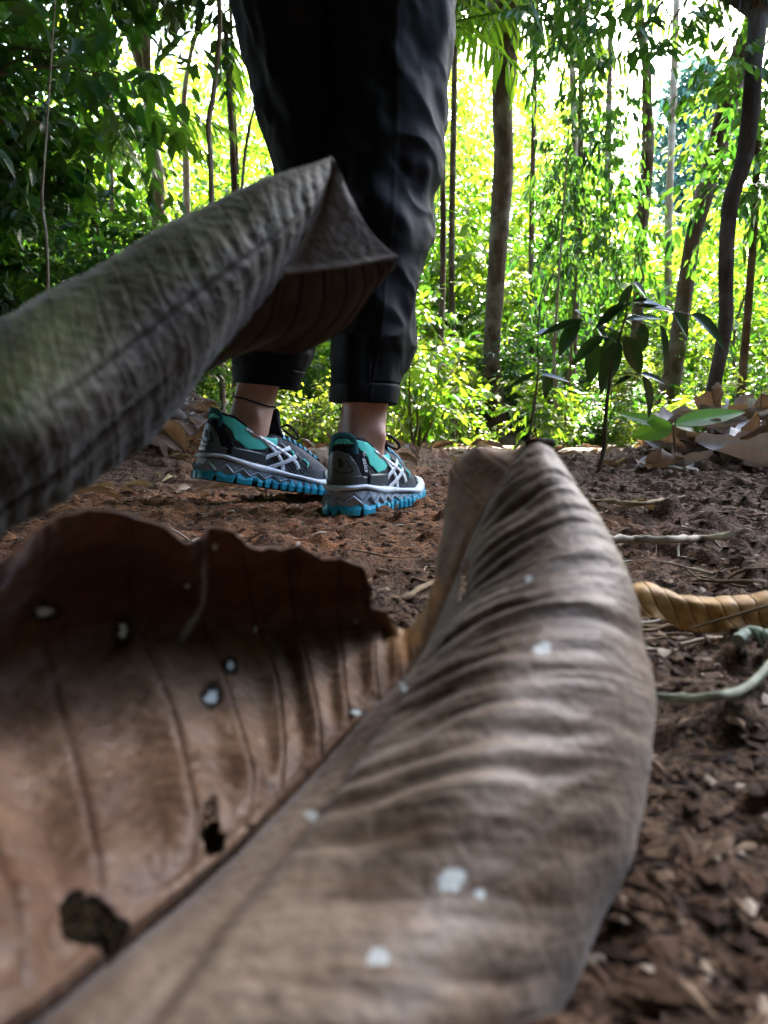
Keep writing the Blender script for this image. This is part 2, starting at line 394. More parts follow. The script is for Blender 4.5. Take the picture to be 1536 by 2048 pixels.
def tree(name, pix, dist, mat, label, crown=0, crown_at=None, csc=1.0, extra=2.0, flare=1.6, seed=0, branches=(), group=None):
    mb, L, base = trunk(pix, dist, mat, None, extra, flare, 40, seed)
    e = empty(name, base.tolist()); tag(e, label, 'tree', group)
    mb.build('trunk', mat, e)
    for bp in branches:
        a = np.array(bp, float); dep = dist / (cp - (a[:, 1] - 1024) / F * sp); q = P(a[:, 0], a[:, 1], dep) - base
        MB().tube(smoothline(q, 12), np.interp(np.linspace(0, 1, 12), np.linspace(0, 1, len(a)), a[:, 2] / F * dist), 10).build('branch', mat, e)
    if crown is not None:
        C, me = CAN[crown % 3]
        top = L[-1, :3] if crown_at is None else np.array(crown_at) - base
        c = mkobj('crown', me, e); c.location = top.tolist(); c.scale = (csc,) * 3; c.rotation_euler = (0, 0, seed * 1.3)
        b = MB(); rg = np.random.default_rng(seed)
        for k in rg.choice(len(C), 9, replace=False):
            q = C[k] * csc + top; st = L[-8, :3]
            b.tube(smoothline([st, (st + q) / 2 + rg.normal(0, .15, 3), q], 8), np.linspace(L[-8, 3] * .5, .01, 8), 6)
        b.build('limb', mat, e)
    return e
T1 = tree('forest_tree', [(1001, -60, 28), (1003, 0, 28), (1010, 110, 27), (1005, 220, 21), (1007, 330, 20), (1000, 440, 19), (992, 570, 18), (983, 700, 17), (986, 790, 20), (990, 850, 26)], 8, M_BARK,
     'straight dark brown tree trunk with flared sunlit base just right of the legs', 0, None, 1.15, 1.8, 3.0, 1)
T2 = tree('forest_tree', [(1276, -40, 8), (1280, 44, 9), (1293, 132, 9), (1293, 190, 10), (1296, 286, 12), (1291, 378, 12), (1282, 484, 11), (1276, 616, 11), (1271, 704, 12), (1267, 814, 14)], 8.8, M_BARK,
     'slender reddish-brown tree trunk standing against the open white sky', None, None, .6, 6.0, 1.8, 2)
T3 = tree('forest_tree', [(1510, 20, 15), (1500, 60, 18), (1476, 132, 20), (1454, 220, 21), (1428, 317, 20), (1406, 396, 19), (1384, 484, 16), (1366, 616, 16), (1353, 704, 18), (1340, 770, 20), (1326, 836, 22)], 7, M_BARK,
     'leaning patchy brown trunk behind the dark crooked one', None, None, 1.0, 4.0, 1.7, 3)
T4 = tree('forest_tree', [(1525, -60, 18), (1520, 0, 18), (1507, 132, 17), (1498, 242, 17), (1485, 330, 16), (1463, 396, 16), (1454, 484, 15), (1452, 572, 14), (1452, 638, 14), (1441, 704, 14), (1428, 770, 14), (1419, 836, 15)], 4.5, M_BARKD,
     'near-black crooked thin tree nearest the right edge', 0, (2.2, 6.1, 5.7), .95, 2.4, 1.3, 4)  # unseen crown set off the trunk to keep sun off the clearing
tb = np.array(T4.location); hp = [(1250, 30), (1300, 110), (1165, 20), (1340, 50), (1425, 50), (1462, 120), (1400, 180), (1235, 110), (1080, 10), (1195, 70), (1380, 10), (1290, 20)]
HC = np.array([P(u, v, 4.3 + .25 * math.sin(i * 2.1)) for i, (u, v) in enumerate(hp)]) - tb
me = crown_mesh('crown', np.random.default_rng(50), HC, .14, 5, 7, .10, .36, M_LEAFD, .22, .8); mkobj('crown', me, T4)  # leaf clusters of hanging twigs, separate from the tree's main crown
mb = MB(); q0 = P(1508, -60, 4.5) - tb
for h_ in HC: mb.tube(smoothline([q0, (q0 + h_) / 2 + [0, 0, .18], h_], 9), np.linspace(.012, .003, 9), 5)
mb.tube([q0, q0 + [0, 0, .01]], .02, 5)
mb.build('limb', M_BARKD, T4)
T5 = tree('forest_tree', [(293, 160, 11), (301, 240, 11), (309, 308, 11), (315, 360, 12), (320, 600, 14), (322, 830, 16)], 6.4, M_BARKL,
     'pale forked tree trunk on the left that splits in two near the top', 2, (-2.4, 6.6, 7.2), .6, .3, 1.4, 5,
     branches=[[(293, 175, 9), (272, 103, 7), (236, 0, 6), (200, -160, 4), (190, -420, 3)], [(293, 165, 9), (294, 70, 8), (304, 0, 7), (330, -200, 5), (350, -420, 3)]])
T6 = tree('forest_tree', [(400, 20, 3), (395, 60, 4), (380, 113, 4.5), (368, 198, 5.5), (369, 274, 6), (373, 376, 7), (375, 830, 8)], 7.2, M_BARKL,
     'thin pale pinkish trunk between the forked tree and the grey pole-like one', 2, None, .8, 2.0, 1.4, 6)
T7 = tree('forest_tree', [(436, -60, 5), (438, 0, 5), (439, 68, 5), (427, 188, 5.5), (417, 246, 5.5), (421, 308, 5), (424, 410, 5.5), (432, 600, 5.5), (443, 735, 6), (446, 830, 6.5)], 4, M_BARKL,
     'thin grey pole-like young tree standing just left of the legs', 1, None, .7, 1.3, 1.3, 7)
T8 = tree('young_tree', [(92, 280, 2), (84, 400, 3), (93, 480, 3), (96, 600, 3.5), (92, 760, 4)], 3, M_BARKL,
     'very thin pale stem inside the dark thicket at far left', None, None, 1, .8, 1.2, 8)
T9 = tree('young_tree', [(512, 200, 2), (498, 260, 3), (486, 350, 3), (470, 600, 4), (468, 820, 5)], 7, M_BARK,
     'thin dark sapling stem against the bright gap left of the thigh', None, None, 1, 1.5, 1.2, 9)
T10 = tree('young_tree', [(1114, 610, 2.5), (1108, 700, 3), (1112, 800, 3.5), (1108, 860, 4)], 5, M_BARKL,
     'slender sapling stem between the buttressed trunk and the dark-leaved sapling', None, None, 1, 1.2, 1.2, 10)
for i, (u, y, r, du, m, lab) in enumerate([(158, 6.8, 4, 20, M_BARKL, 'slim pale trunk at the left, between the thicket and the forked tree'), (222, 8.0, 5, -12, M_BARK, 'slim brown trunk just left of the forked tree'),
        (1065, 9.0, 5, 10, M_BARK, 'slim dark trunk just right of the big buttressed one'), (1152, 10.5, 6, -14, M_BARKL, 'slim pale trunk beyond the dense young crown'),
        (905, 9.5, 6, 8, M_BARK, 'slim brown trunk close beside the trouser leg'), (1340, 11, 7, 16, M_BARKL, 'slim pale trunk between the slender and the leaning ones'),
        (475, 8.5, 4, -18, M_BARK, 'slim dark trunk in the bright gap by the thigh'), (1215, 12, 6, 8, M_BARK, 'slim dark trunk just left of the slender reddish one')]):
    tree('forest_tree', [(u + du, -80, r * .8), (u + du * .4, 200, r), (u - du * .2, 480, r * 1.05), (u, 830, r * 1.3)], y, m, lab, None, None, 1, 2.5, 1.5, 80 + i)
# unseen canopy trees added round the clearing to block skylight
for i, (x, y, z, k, s, lab) in enumerate([
        (-3.4, 2.9, 4.4, 1, 1.0, 'unseen tree added to shade the dark thicket on the left'),
        (-4.2, .2, 5.0, 0, 1.3, 'unseen shade tree added left of the clearing, out beyond the frame'),
        (-4.0, -3.2, 5.5, 1, 1.4, 'unseen shade tree added behind the camera on the left'),
        (.6, -2.2, 4.0, 0, 1.3, 'unseen shade tree added close behind the camera'),
        (-1.9, -.9, 3.6, 1, 1.1, 'unseen low-crowned shade tree added just left of the camera'),
        (3.6, -3.4, 5.0, 1, 1.4, 'unseen shade tree added behind the camera on the right'),
        (-.8, -5.6, 4.6, 2, 1.6, 'unseen shade tree added straight behind the camera'),
        (-1.5, 2.4, 7.4, 0, 1.6, 'unseen tall tree added to shade the clearing from above'),
        (-4.6, 2.0, 3.2, 1, 1.2, 'unseen low-crowned tree added to close the sky gap at the far left'),
        (-5.6, -1.2, 4.0, 0, 1.3, 'unseen low-crowned shade tree added far to the left of the camera'),
        ]):
    e = empty('forest_tree', (x, y, -.05)); tag(e, lab, 'tree', 'unseen canopy trees added to block skylight')
    rg = np.random.default_rng(60 + i)
    MB().tube(smoothline([[0, 0, 0], [rg.normal(0, .1), rg.normal(0, .1), z * .5], [0, 0, z]], 20), np.linspace(.13, .06, 20), 12).build('trunk', M_BARK, e)
    c = mkobj('crown', CAN[k][1], e); c.location = (0, 0, z + .3); c.scale = (s * 1.1, s * 1.1, s); c.rotation_euler = (0, 0, i)
# hanging crowns of taller saplings that fill the upper frame
def sapling_proto(seed, h, ll, lw, mat, clumps=22, w=1.05, low=.3):
    rng = np.random.default_rng(seed); mb = MB(); C = []
    pts = smoothline([[0, 0, 0], [rng.normal(0, .25), rng.normal(0, .25), h * .3], [rng.normal(0, .3), rng.normal(0, .3), h * .6], [rng.normal(0, .5), rng.normal(0, .5), h]], 24)
    mb.tube(pts, np.linspace(.022, .004, 24), 8)
    for k in range(clumps):
        f = rng.uniform(low, 1); q = pts[int(f * 23)]; a = rng.uniform(0, 6.28); r = rng.uniform(.2, 1) * w * (1.1 - .5 * f)
        e = q + np.array([math.cos(a) * r, math.sin(a) * r, rng.uniform(-.15, .35)])
        mb.tube(smoothline([q, (q + e) / 2 + [0, 0, .08], e], 6), np.linspace(.009, .003, 6), 5); C.append(e)
    return mb.build('trunk', M_STEM, link=False), crown_mesh('crown', rng, np.array(C), .36, 12, 8, ll, lw, mat, .36, .65)
SAP = [sapling_proto(41, 4.2, .12, .36, M_LEAF), sapling_proto(42, 4.6, .12, .42, M_LEAFD, 42), sapling_proto(43, 3.8, .14, .30, M_LEAF, 22), sapling_proto(44, 4.4, .11, .34, M_LEAFY, 20)]
for i, (u, y, s, k, lab) in enumerate([
        (1125, 5.8, (.46, .46, .88), 1, 'leafy young tree with a dense dark crown in the middle of the gap'),
        (930, 10.5, 1.1, 3, 'young tree with glowing yellow leaves between legs and big trunk'),
        (1670, 5.2, (.8, .8, 1.1), 1, 'dark young tree at the right edge beyond the crooked trunk'),
        (1490, 8.4, 1.0, 0, 'young tree behind the leaning trunk'),
        (1230, 11.5, .62, 3, 'bright young tree between the two right trunks'),
        (868, 12, 1.3, 0, 'young tree right behind the trouser leg'),
        (1060, 13.5, 1.3, 3, 'yellow-lit young tree far behind the dense crown'),
        (20, 5.2, (.8, .8, 1.0), 1, 'dark young tree at the far left edge'),
        (350, 9.6, 1.1, 0, 'young tree behind the thin pale trunk'),
        (230, 9.5, 1.4, 3, 'yellow-leaved young tree behind the forked trunk'),
        (560, 9.5, 1.1, 0, 'young tree hidden mostly behind the thighs'),
        (470, 10.5, 1.3, 2, 'young tree in the bright gap left of the thigh'),
        (-150, 3.6, 1.1, 1, 'dark young tree beyond the left edge'),
        ]):
    x = at(u, y); place('young_tree', SAP, k, (x, y, float(terrain(x, y)) - .03), i * 1.7, s, lab, 'tree', 'young trees of the understorey', ('trunk', 'crown'))

# ------------------------------------------------------------------ far forest (one mass)
def far_forest():
    rng = np.random.default_rng(77); C = []
    def hmax(u):   # skyline height factor (m at 20 m) per photo column
        return float(np.interp(u, [-1200, 0, 350, 470, 540, 900, 1050, 1180, 1330, 1440, 1536, 2600], [11, 11, 10, 6.5, 6.5, 8, 10, 7.5, 4.4, 5.0, 8, 10]))
    for k in range(1500):   # front edge of the wood, low and lit
        y = rng.uniform(10.5, 14); u = rng.uniform(-300, 1900); C.append([at(u, y), y, rng.uniform(0, 1) ** 1.3 * min(.30 * y * hmax(u) / 7, 3.2)])
    for k in range(900):    # thick lit wall of leaves behind the legs and the big trunk
        y = rng.uniform(15, 24); u = rng.choice([rng.uniform(820, 1180), rng.uniform(380, 560)]); z = y * rng.uniform(.0, .46)
        if vnoise(np.array([x_ * .6 for x_ in (at(u, y), y, z)]), 8) > -.35: C.append([at(u, y), y, z])
    for k in range(3600):
        y = rng.uniform(13.5, 27); u = rng.uniform(-900, 2400); H = min(hmax(u) * y / 20, (y - 9.5) * 1.0)
        z = H * rng.uniform(0, 1) ** 1.1
        if vnoise(np.array([x_ * .55 for x_ in (at(u, y), y, z)]), 5) < -.26 and z > .8: continue
        C.append([at(u, y), y, z])
    K0 = len(C)
    for k in range(4600):   # unseen leaf ring added behind the camera to keep skylight out
        a = rng.uniform(0, 2 * math.pi); r = rng.uniform(7.5, 12); x, y = r * math.sin(a), r * math.cos(a)
        if y > 4 or (y > -2 and x > 0): continue
        C.append([x, y, rng.uniform(0, 11)])
    for k in range(500):   # the right-hand side stays lower and lets the sky in
        y = rng.uniform(-2, 6); C.append([rng.uniform(6.5, 9), y, rng.uniform(0, 3.4)])
    big = np.repeat(np.where(np.arange(len(C)) < K0, .17, .32), 9)[:, None]
    C = np.array(C); n = 9; O = np.repeat(C, n, 0) + rng.normal(0, .55, (len(C) * n, 3)); O[:, 2] = np.maximum(O[:, 2], .1)
    D = rng.normal(0, 1, O.shape)
    v, f, ti = sprays(rng, O, D, rng.uniform(.3, .7, len(O)), 7, big, .48, .4)
    o = mesh_np('far_forest', v, f, M_LEAF, attrs={'tint': ('FACE', ti)}, smooth=False)
    o.data.materials.append(M_SHADE); mi = np.zeros(len(f), np.int32); mi[K0 * 9 * 7 * 4:] = 1; o.data.polygons.foreach_set('material_index', mi)
    return o
tag(far_forest(), kind='stuff')
# distant blue-green tree against the sky
def blue_tree():
    rng = np.random.default_rng(3); y = 42.0; x = at(1368, y)
    e = empty('distant_tree', (x, y, 0)); tag(e, 'distant hazy blue-green tree rising alone against the white sky', 'tree')
    MB().tube([[0, 0, 0], [.2, 0, 9], [0, 0, 18]], [.5, .35, .1], 10).build('trunk', M_BARKD, e)
    C = []
    for k in range(120):
        z = rng.uniform(7, 19.5); r = 3.0 * math.sqrt(max(.02, 1 - ((z - 12.5) / 7.3) ** 2)) * rng.uniform(.3, 1); a = rng.uniform(0, 6.28)
        C.append([math.cos(a) * r, math.sin(a) * r, z])
    C = np.array(C); O = np.repeat(C, 22, 0) + rng.normal(0, .5, (len(C) * 22, 3))
    v, f, ti = sprays(rng, O, rng.normal(0, 1, O.shape), rng.uniform(.5, 1, len(O)), 6, .34, .5)
    mesh_np('crown', v, f, M_LEAFB, e, False, {'tint': ('FACE', ti)})
blue_tree()

# ------------------------------------------------------------------ palms with pinnate fronds
def frond_mesh(seed, L=1.6, n=26, ll=.34, lw=.13, droop=.5):
    rng = np.random.default_rng(seed)
    t = np.linspace(0, 1, n); R_ = np.stack([0 * t, L * t * (1 - .15 * t), L * (.35 * t - droop * t ** 2)], -1)
    mb = MB().tube(R_, np.linspace(.009, .002, n), 5)
    T = unit(np.gradient(R_, axis=0)); pos, dr = [], []
    for s in (-1, 1):
        for i in range(2, n):
            pos.append(R_[i]); dr.append(T[i] * .55 + np.array([s, 0, 0]) * .7 + np.array([0, 0, -.55]) + rng.normal(0, .08, 3))
    pos, dr = np.array(pos), np.array(dr); le = ll * rng.uniform(.8, 1.1, len(pos)) * np.tile(np.sin(np.linspace(.5, 3.0, n - 2)) ** .6, 2)
    v, f = leaves_np(pos, dr, np.tile([[0, 0, 1.]], (len(pos), 1)) + rng.normal(0, .25, pos.shape), le, le * lw, .3)
    mb.add(v, f)
    V = np.concatenate(mb.v); FF = [np.concatenate(x) for x in mb.f.values()]
    nf = sum(len(x) for x in FF)
    return mesh_np('frond', V, FF, M_LEAF, smooth=False, attrs={'tint': ('FACE', np.clip(rng.normal(.45, .15, nf), 0, 1))}, link=False)
FR = [frond_mesh(1), frond_mesh(2, 1.4, 22, .30, .15, .65)]
for (u, y, z, nf, s, lab) in [(872, 7.0, 3.75, 11, 1.25, 'feathery palm with drooping fronds beside the trouser leg'),
                              (1135, 7.0, 4.3, 9, 1.1, 'palm with long hanging leaflets at the top of the frame'),
                              (200, 5.0, 2.0, 7, .8, 'palm with yellow-green fronds in the left thicket'),
                              (1470, 5.6, 3.6, 8, .9, 'palm overhead with dark fronds crossing the open sky'),
                              (470, 6.0, 3.2, 6, .8, 'palm with dark hanging fronds beside the grey pole-like tree')]:
    x = at(u, y); e = empty('palm_tree', (x, y, -.03)); tag(e, lab, 'palm')
    MB().tube(smoothline([[0, 0, 0], [.05, 0, z * .5], [0, 0, z]], 14), np.linspace(.035, .02, 14), 8).build('trunk', M_BARK, e)
    for i in range(nf):
        o = mkobj('frond', FR[i % 2], e); o.location = (0, 0, z); o.rotation_euler = (R(rnd.uniform(-10, 35)), 0, i * 6.283 / nf + rnd.uniform(-.3, .3)); o.scale = (s,) * 3

# ------------------------------------------------------------------ single hand-shaped leaf (used by seedlings and litter)
def leaf_grid(L, W, n=14, m=7, curl=0., fold=.2, twist=0., veins=0., tipdrop=.2, seed=0, wav=.0):
    rng = np.random.default_rng(seed)
    s = np.linspace(0, 1, n)[:, None]; t = np.linspace(-1, 1, m)[None]
    hw = W / 2 * np.sin(np.pi * np.clip(s, .0, 1) ** .85) ** .75 * (1 - .25 * s) + .001
    x = hw * t; y = L * s + 0 * t
    ang = curl * t ; rr = np.where(abs(curl) > 1e-3, 1 / max(abs(curl), 1e-3), 0)
    z = fold * np.abs(x) - tipdrop * L * s ** 2
    if abs(curl) > 1e-3: x, z = hw * np.sin(ang) / curl, z + hw * (1 - np.cos(ang)) / abs(curl)
    z = z + veins * L * np.sin((s * 9 - np.abs(t) * 2) * 6.283 / 1) * .5
    z = z + wav * L * (np.sin(s * 11 + seed) * np.abs(t) ** 2 * np.sign(t + .01) + .5 * np.sin(s * 23 + seed) * t ** 2)
    a = twist * s; x, z = x * np.cos(a) - z * np.sin(a), x * np.sin(a) + z * np.cos(a)
    return np.stack([x, y + 0 * x, z], -1)

# ------------------------------------------------------------------ seedling plants on the right
def aim_leaf(b, tip, wpx, depth, roll=0., **kw):
    A, B = P(b[0], b[1], depth), P(tip[0], tip[1], depth + kw.pop('dd', 0.03)); L = np.linalg.norm(B - A)
    Gd = leaf_grid(L, wpx / F * depth, 16, 9, seed=int(b[0]), **kw)
    Y = (B - A) / L; N = np.array([math.sin(roll), -.75 * math.cos(roll), .65]); X = unit(np.cross(Y, N)); Z = np.cross(X, Y)
    return A + Gd[..., 0:1] * X + Gd[..., 1:2] * Y + Gd[..., 2:3] * Z
def z3(x, y): return (860 + .44 * x, .44 * y)
def plant(name, label, depth, stem, leaves, mat, base_r=.006, cat='plant'):
    pts = smoothline([P(u, v, depth) for u, v in stem], 30)
    base = pts[0].copy(); e = empty(name, base.tolist()); tag(e, label, cat)
    MB().tube(pts - base, np.linspace(base_r, .002, 30), 8).build('stem', M_STEM, e)
    for i, (b, tp, wd, kw) in enumerate(leaves):
        Gd = aim_leaf(b, tp, wd, depth + rnd.uniform(-.06, .06), **kw) - base
        # petiole back to the stem
        k = np.argmin(np.linalg.norm(pts - base - Gd[0, 4], axis=1)); q = pts[k] - base
        mb = MB().grid(Gd); mb.tube(smoothline([q, (q + Gd[0, 4]) / 2 + [0, 0, .004], Gd[0, 4]], 5), .0012, 5)
        V = np.concatenate(mb.v); FF = [np.concatenate(x) for x in mb.f.values()]; nf = sum(len(x) for x in FF)
        mesh_np('leaf', V, FF, mat, e, True, {'tint': ('FACE', np.full(nf, rnd.uniform(.1, .9)))})
    return e
D2 = 1.9
lv = []
for (b, tp, wd) in [((700, 1460), (490, 1512), 60), ((680, 1465), (575, 1612), 95), ((880, 1385), (745, 1490), 60), ((790, 1530), (640, 1650), 75),
                    ((745, 1550), (735, 1745), 90), ((860, 1550), (768, 1785), 100), ((885, 1530), (965, 1705), 90), ((895, 1455), (1060, 1432), 50),
                    ((920, 1375), (1065, 1375), 60), ((1045, 1475), (1088, 1700), 90), ((1110, 1425), (1185, 1530), 90), ((1185, 1430), (1365, 1578), 110),
                    ((925, 1285), (1000, 1355), 65), ((920, 1295), (845, 1450), 60), ((940, 1500), (1020, 1545), 40), ((965, 1710), (1015, 1900), 90),
                    ((915, 1715), (830, 1750), 40), ((960, 1700), (1080, 1735), 45), ((760, 1490), (815, 1560), 55), ((660, 1415), (712, 1452), 50),
                    ((960, 1470), (975, 1600), 60), ((850, 1500), (780, 1620), 80), ((960, 1390), (1120, 1400), 45)]:
    lv.append((z3(*b), z3(*tp), wd * .44, dict(tipdrop=.12, fold=.25, roll=rnd.uniform(-.5, .5), curl=rnd.uniform(-.4, .5))))
M_SAPL = leafmat('sapling_leaf', (.006, .018, .009), (.018, .042, .02), (.015, .05, .006), (.05, .13, .012), .16, .28, .6)
plant('sapling', 'sapling with long dark drooping leaves at the edge of the bare soil', D2,
      [(1193, 958), (1208, 898), (1210, 858), (1214, 805), (1219, 766), (1223, 726), (1234, 695), (1243, 660), (1252, 629), (1258, 575)], lv, M_SAPL)
lv = [(z3(*b), z3(*tp), wd * .44, dict(tipdrop=.1, fold=.25, roll=.2)) for b, tp, wd in
      [((530, 1690), (530, 1815), 60), ((480, 1695), (348, 1758), 35), ((500, 1700), (640, 1725), 25), ((490, 1520), (560, 1490), 35)]]
plant('sapling', 'spindly sapling with four small dark leaves left of the larger one', 2.4,
      [(1052, 905), (1058, 880), (1068, 810), (1076, 748), (1076, 673), (1080, 607), (1092, 560)], lv, M_SAPL, .004)
lv = [((1345, 852), (1232, 830), 34, dict(tipdrop=-.06, fold=.2)), ((1345, 856), (1262, 868), 62, dict(tipdrop=.12, fold=.15)), ((1350, 848), (1492, 822), 44, dict(tipdrop=.02, fold=.25)),
      ((1350, 852), (1418, 858), 30, dict(tipdrop=.1, fold=.25))]
M_SEED = leafmat('seedling_leaf', (.05, .14, .02), (.08, .2, .03), (.15, .42, .03), (.25, .5, .04), .5, .4)
plant('seedling', 'seedling with broad bright green leaves low beside the pale litter', 1.9, [(1352, 945), (1350, 900), (1346, 850)], lv, M_SEED, .004)

# ------------------------------------------------------------------ leaf litter
def litter_mesh(seed, L, W, mat, **kw):
    Gd = leaf_grid(L, W, 22, 13, seed=seed, **kw); Gd[..., 1] -= L / 2; Gd[..., 2] -= Gd[..., 2].min()
    mb = MB().grid(Gd); mid = Gd[:, 6]; q = mid[0] + (mid[0] - mid[1]) * 3
    mb.tube(np.concatenate([[q], mid]), np.linspace(.0014, .0005, 23), 5)
    me = mb.build('dry_leaf', mat, link=False); return me
LIT = [litter_mesh(i, L, W, m, curl=c, fold=f, twist=tw, wav=wv, tipdrop=td, veins=.004) for i, (L, W, m, c, f, tw, wv, td) in enumerate([
    (.12, .05, M_DRY, 1.2, .1, .5, .02, .1), (.10, .045, M_DRYP, .8, .2, -.6, .03, -.15), (.14, .06, M_DRY, 2.2, .0, .4, .02, .15), (.09, .04, M_DRYO, 1.6, .1, .8, .03, .2),
    (.13, .07, M_DRYP, 1.4, .1, .3, .04, -.2), (.08, .035, M_DRY, .6, .3, -.4, .03, .1), (.11, .055, M_DRYO, 2.6, .0, .2, .02, .0), (.12, .06, M_DRY, 1.0, .2, 1.2, .05, .25)])]
def litter(k, x, y, dz, rot, s, label, group, nm='dry_leaf'):
    o = mkobj(nm, LIT[k]); o.location = (x, y, float(gz(x, y)) + dz); o.rotation_euler = rot; o.scale = (s,) * 3
    tag(o, label, 'leaf', group)
r2 = np.random.default_rng(8)
def heap(n, u0, u1, y0, y1, s0, s1, dz, label, group, ks, tilt=.5):
    for i in range(n):
        y = r2.uniform(y0, y1); x = at(r2.uniform(u0, u1), y)
        litter(int(r2.choice(ks)), x, y, r2.uniform(0, dz), (r2.normal(0, tilt), r2.normal(0, tilt), r2.uniform(0, 6.28)), r2.uniform(s0, s1), label, group)
heap(95, 225, 440, 1.75, 2.6, .8, 1.5, .05, 'curled brown dry leaf in the litter heap left of the shoes', 'dry leaves heaped left of the shoes', [0, 1, 2, 4, 5, 7])
heap(40, 560, 900, 2.0, 3.6, .6, 1.1, .02, 'dry leaf on the ground behind the shoes', 'dry leaves behind the shoes', [0, 1, 2, 3, 5, 7])
heap(60, 1300, 1600, 1.8, 2.7, 1.0, 2.0, .07, 'pale dry leaf in the heap by the foot of the crooked tree', 'pale dry leaves heaped at the right', [1, 4, 0, 4, 7])
heap(30, 860, 1300, 2.0, 3.4, .5, .9, .01, 'small dry leaf on the soil near the sapling', 'small dry leaves near the sapling', [0, 3, 5, 6])
heap(40, 150, 640, 1.15, 1.9, .3, .65, .0, 'small flat dry leaf on the bare soil left of the shoes', 'small dry leaves on the bare soil left', [0, 3, 5], .12)
heap(60, 0, 1600, 3.0, 6, .8, 1.4, .02, 'dry leaf on the forest floor at the edge of the clearing', 'dry leaves at the clearing edge', [0, 1, 2, 3, 6], .3)
# the ones that stand out
def put_leaf(u, v, k, s, rot, label, dz=0.005):
    q = G(u, v); litter(k, q.x, q.y, dz, rot, s, label, None)
put_leaf(1505, 968, 4, 2.0, (.1, -.25, 1.3), 'large pale grey crumpled leaf at the right edge beside the dark heap', .02)
put_leaf(1425, 945, 2, 1.2, (.2, .3, .3), 'brown curled leaf just left of the large pale crumpled one')
put_leaf(1288, 1040, 3, .55, (.5, .2, 2.4), 'small bent tan leaf standing on the twigs in the dark soil')
put_leaf(1228, 1040, 1, .45, (.2, 0, 1.2), 'tattered white leaf scrap at the edge of the big silver-brown leaf')
put_leaf(480, 993, 1, .35, (.1, .3, 1.5), 'small pale curled leaf under the raised left shoe')
put_leaf(240, 955, 1, .6, (.1, .1, 1.9), 'pale spotted leaf lying flat left of the shoes')
put_leaf(205, 985, 3, .5, (.1, .1, 1.5), 'small yellowish-brown leaf lying nearest the rolled grey leaf')

# ------------------------------------------------------------------ twigs, sticks, log
M_TWIG = simple('dry_twig', (.24, .17, .10), .8, .2, 80, .4, .5, .003)
M_TWIGP = simple('pale_twig', (.42, .36, .28), .7, .3, 60, .3, .3, .002)
def stick(pts, r0, r1, mat, label, n=24, jit=.15, name='twig', cat='twig', side=()):
    L = smoothline(np.array(pts, float), n); rg = np.random.default_rng(int(abs(L[0, 0]) * 1e4) % 9999)
    L = L + rg.normal(0, r0 * jit, L.shape); rr = np.linspace(r0, r1, n) * (1 + rg.normal(0, .08, n))
    c = L.mean(0); mb = MB().tube(L - c, rr, 9)
    for (k, q) in side: mb.tube(smoothline([L[k] - c, (L[k] + q) / 2 - c + [0, 0, .003], np.array(q) - c], 7), np.linspace(r0 * .6, r0 * .25, 7), 6)
    o = mb.build(name, mat); o.location = c.tolist(); tag(o, label, cat); return o
def gp(u, v, dz=.003):
    q = G(u, v, dz)
    for _ in range(4): q = G(u, v, float(gz(q.x, q.y)) + dz)
    return [q.x, q.y, q.z]
stick([gp(1205, 1078, .012), gp(1270, 1082, .014), gp(1340, 1079, .013), gp(1400, 1077, .013), gp(1462, 1069, .014)], .0042, .0028, M_TWIGP, 'pale brown stick lying crossways on the dark soil, thickest of the sticks', side=[(18, gp(1440, 1095))])
stick([gp(1180, 1002, .012), gp(1240, 1005, .013), gp(1290, 1008, .012), gp(1330, 998, .013), gp(1370, 992, .012)], .004, .0015, M_TWIG, 'thin brown twig lying above the thickest stick', side=[(12, gp(1345, 1018))])
stick([gp(1180, 1030), gp(1240, 1022), gp(1300, 1018)], .0025, .0012, M_TWIG, 'short thin twig next to the tattered white scrap')
stick([gp(1280, 1388, .008), gp(1360, 1396, .012), gp(1440, 1392, .014), gp(1500, 1370, .014), gp(1560, 1310, .012), gp(1640, 1240, .006)], .0014, .0019,
      simple('green_stem', (.25, .27, .20), .7, .3, 70, .45, .5, .001), 'curved pale green stem on the dark soil right of the big leaf', jit=.02)
stick([gp(1475, 1280, .01), gp(1500, 1262, .014), gp(1545, 1275, .012), gp(1600, 1290)], .0028, .002, simple('mossy_twig', (.26, .31, .25), .8, .2, 120, .3, .4, .002), 'mossy forked twig at the right edge above the curved stem', side=[(8, gp(1530, 1300, .01))])
stick([gp(1310, 920, .02), gp(1340, 935, .012), gp(1400, 938, .01)], .006, .004, M_TWIGP, 'pale broken root tip poking from the right-hand heap')
stick([gp(755, 1140), gp(800, 1150), gp(860, 1165)], .0022, .001, M_TWIG, 'thin twig on the soil in front of the right shoe')
stick([gp(770, 1185), gp(800, 1200), gp(850, 1172), gp(880, 1160)], .0028, .0015, M_TWIG, 'crooked dark twig close behind the notch of the big leaf')
stick([gp(270, 962), gp(330, 972), gp(420, 985), gp(470, 986)], .0025, .0012, M_TWIGP, 'straw-coloured twig pointing at the left shoe')
stick([gp(1255, 1250, .003), gp(1262, 1300, .003), gp(1240, 1340, .003)], .001, .0005, M_TWIG, 'hair-thin root on the dark soil beside the big leaf')
r3 = np.random.default_rng(4)
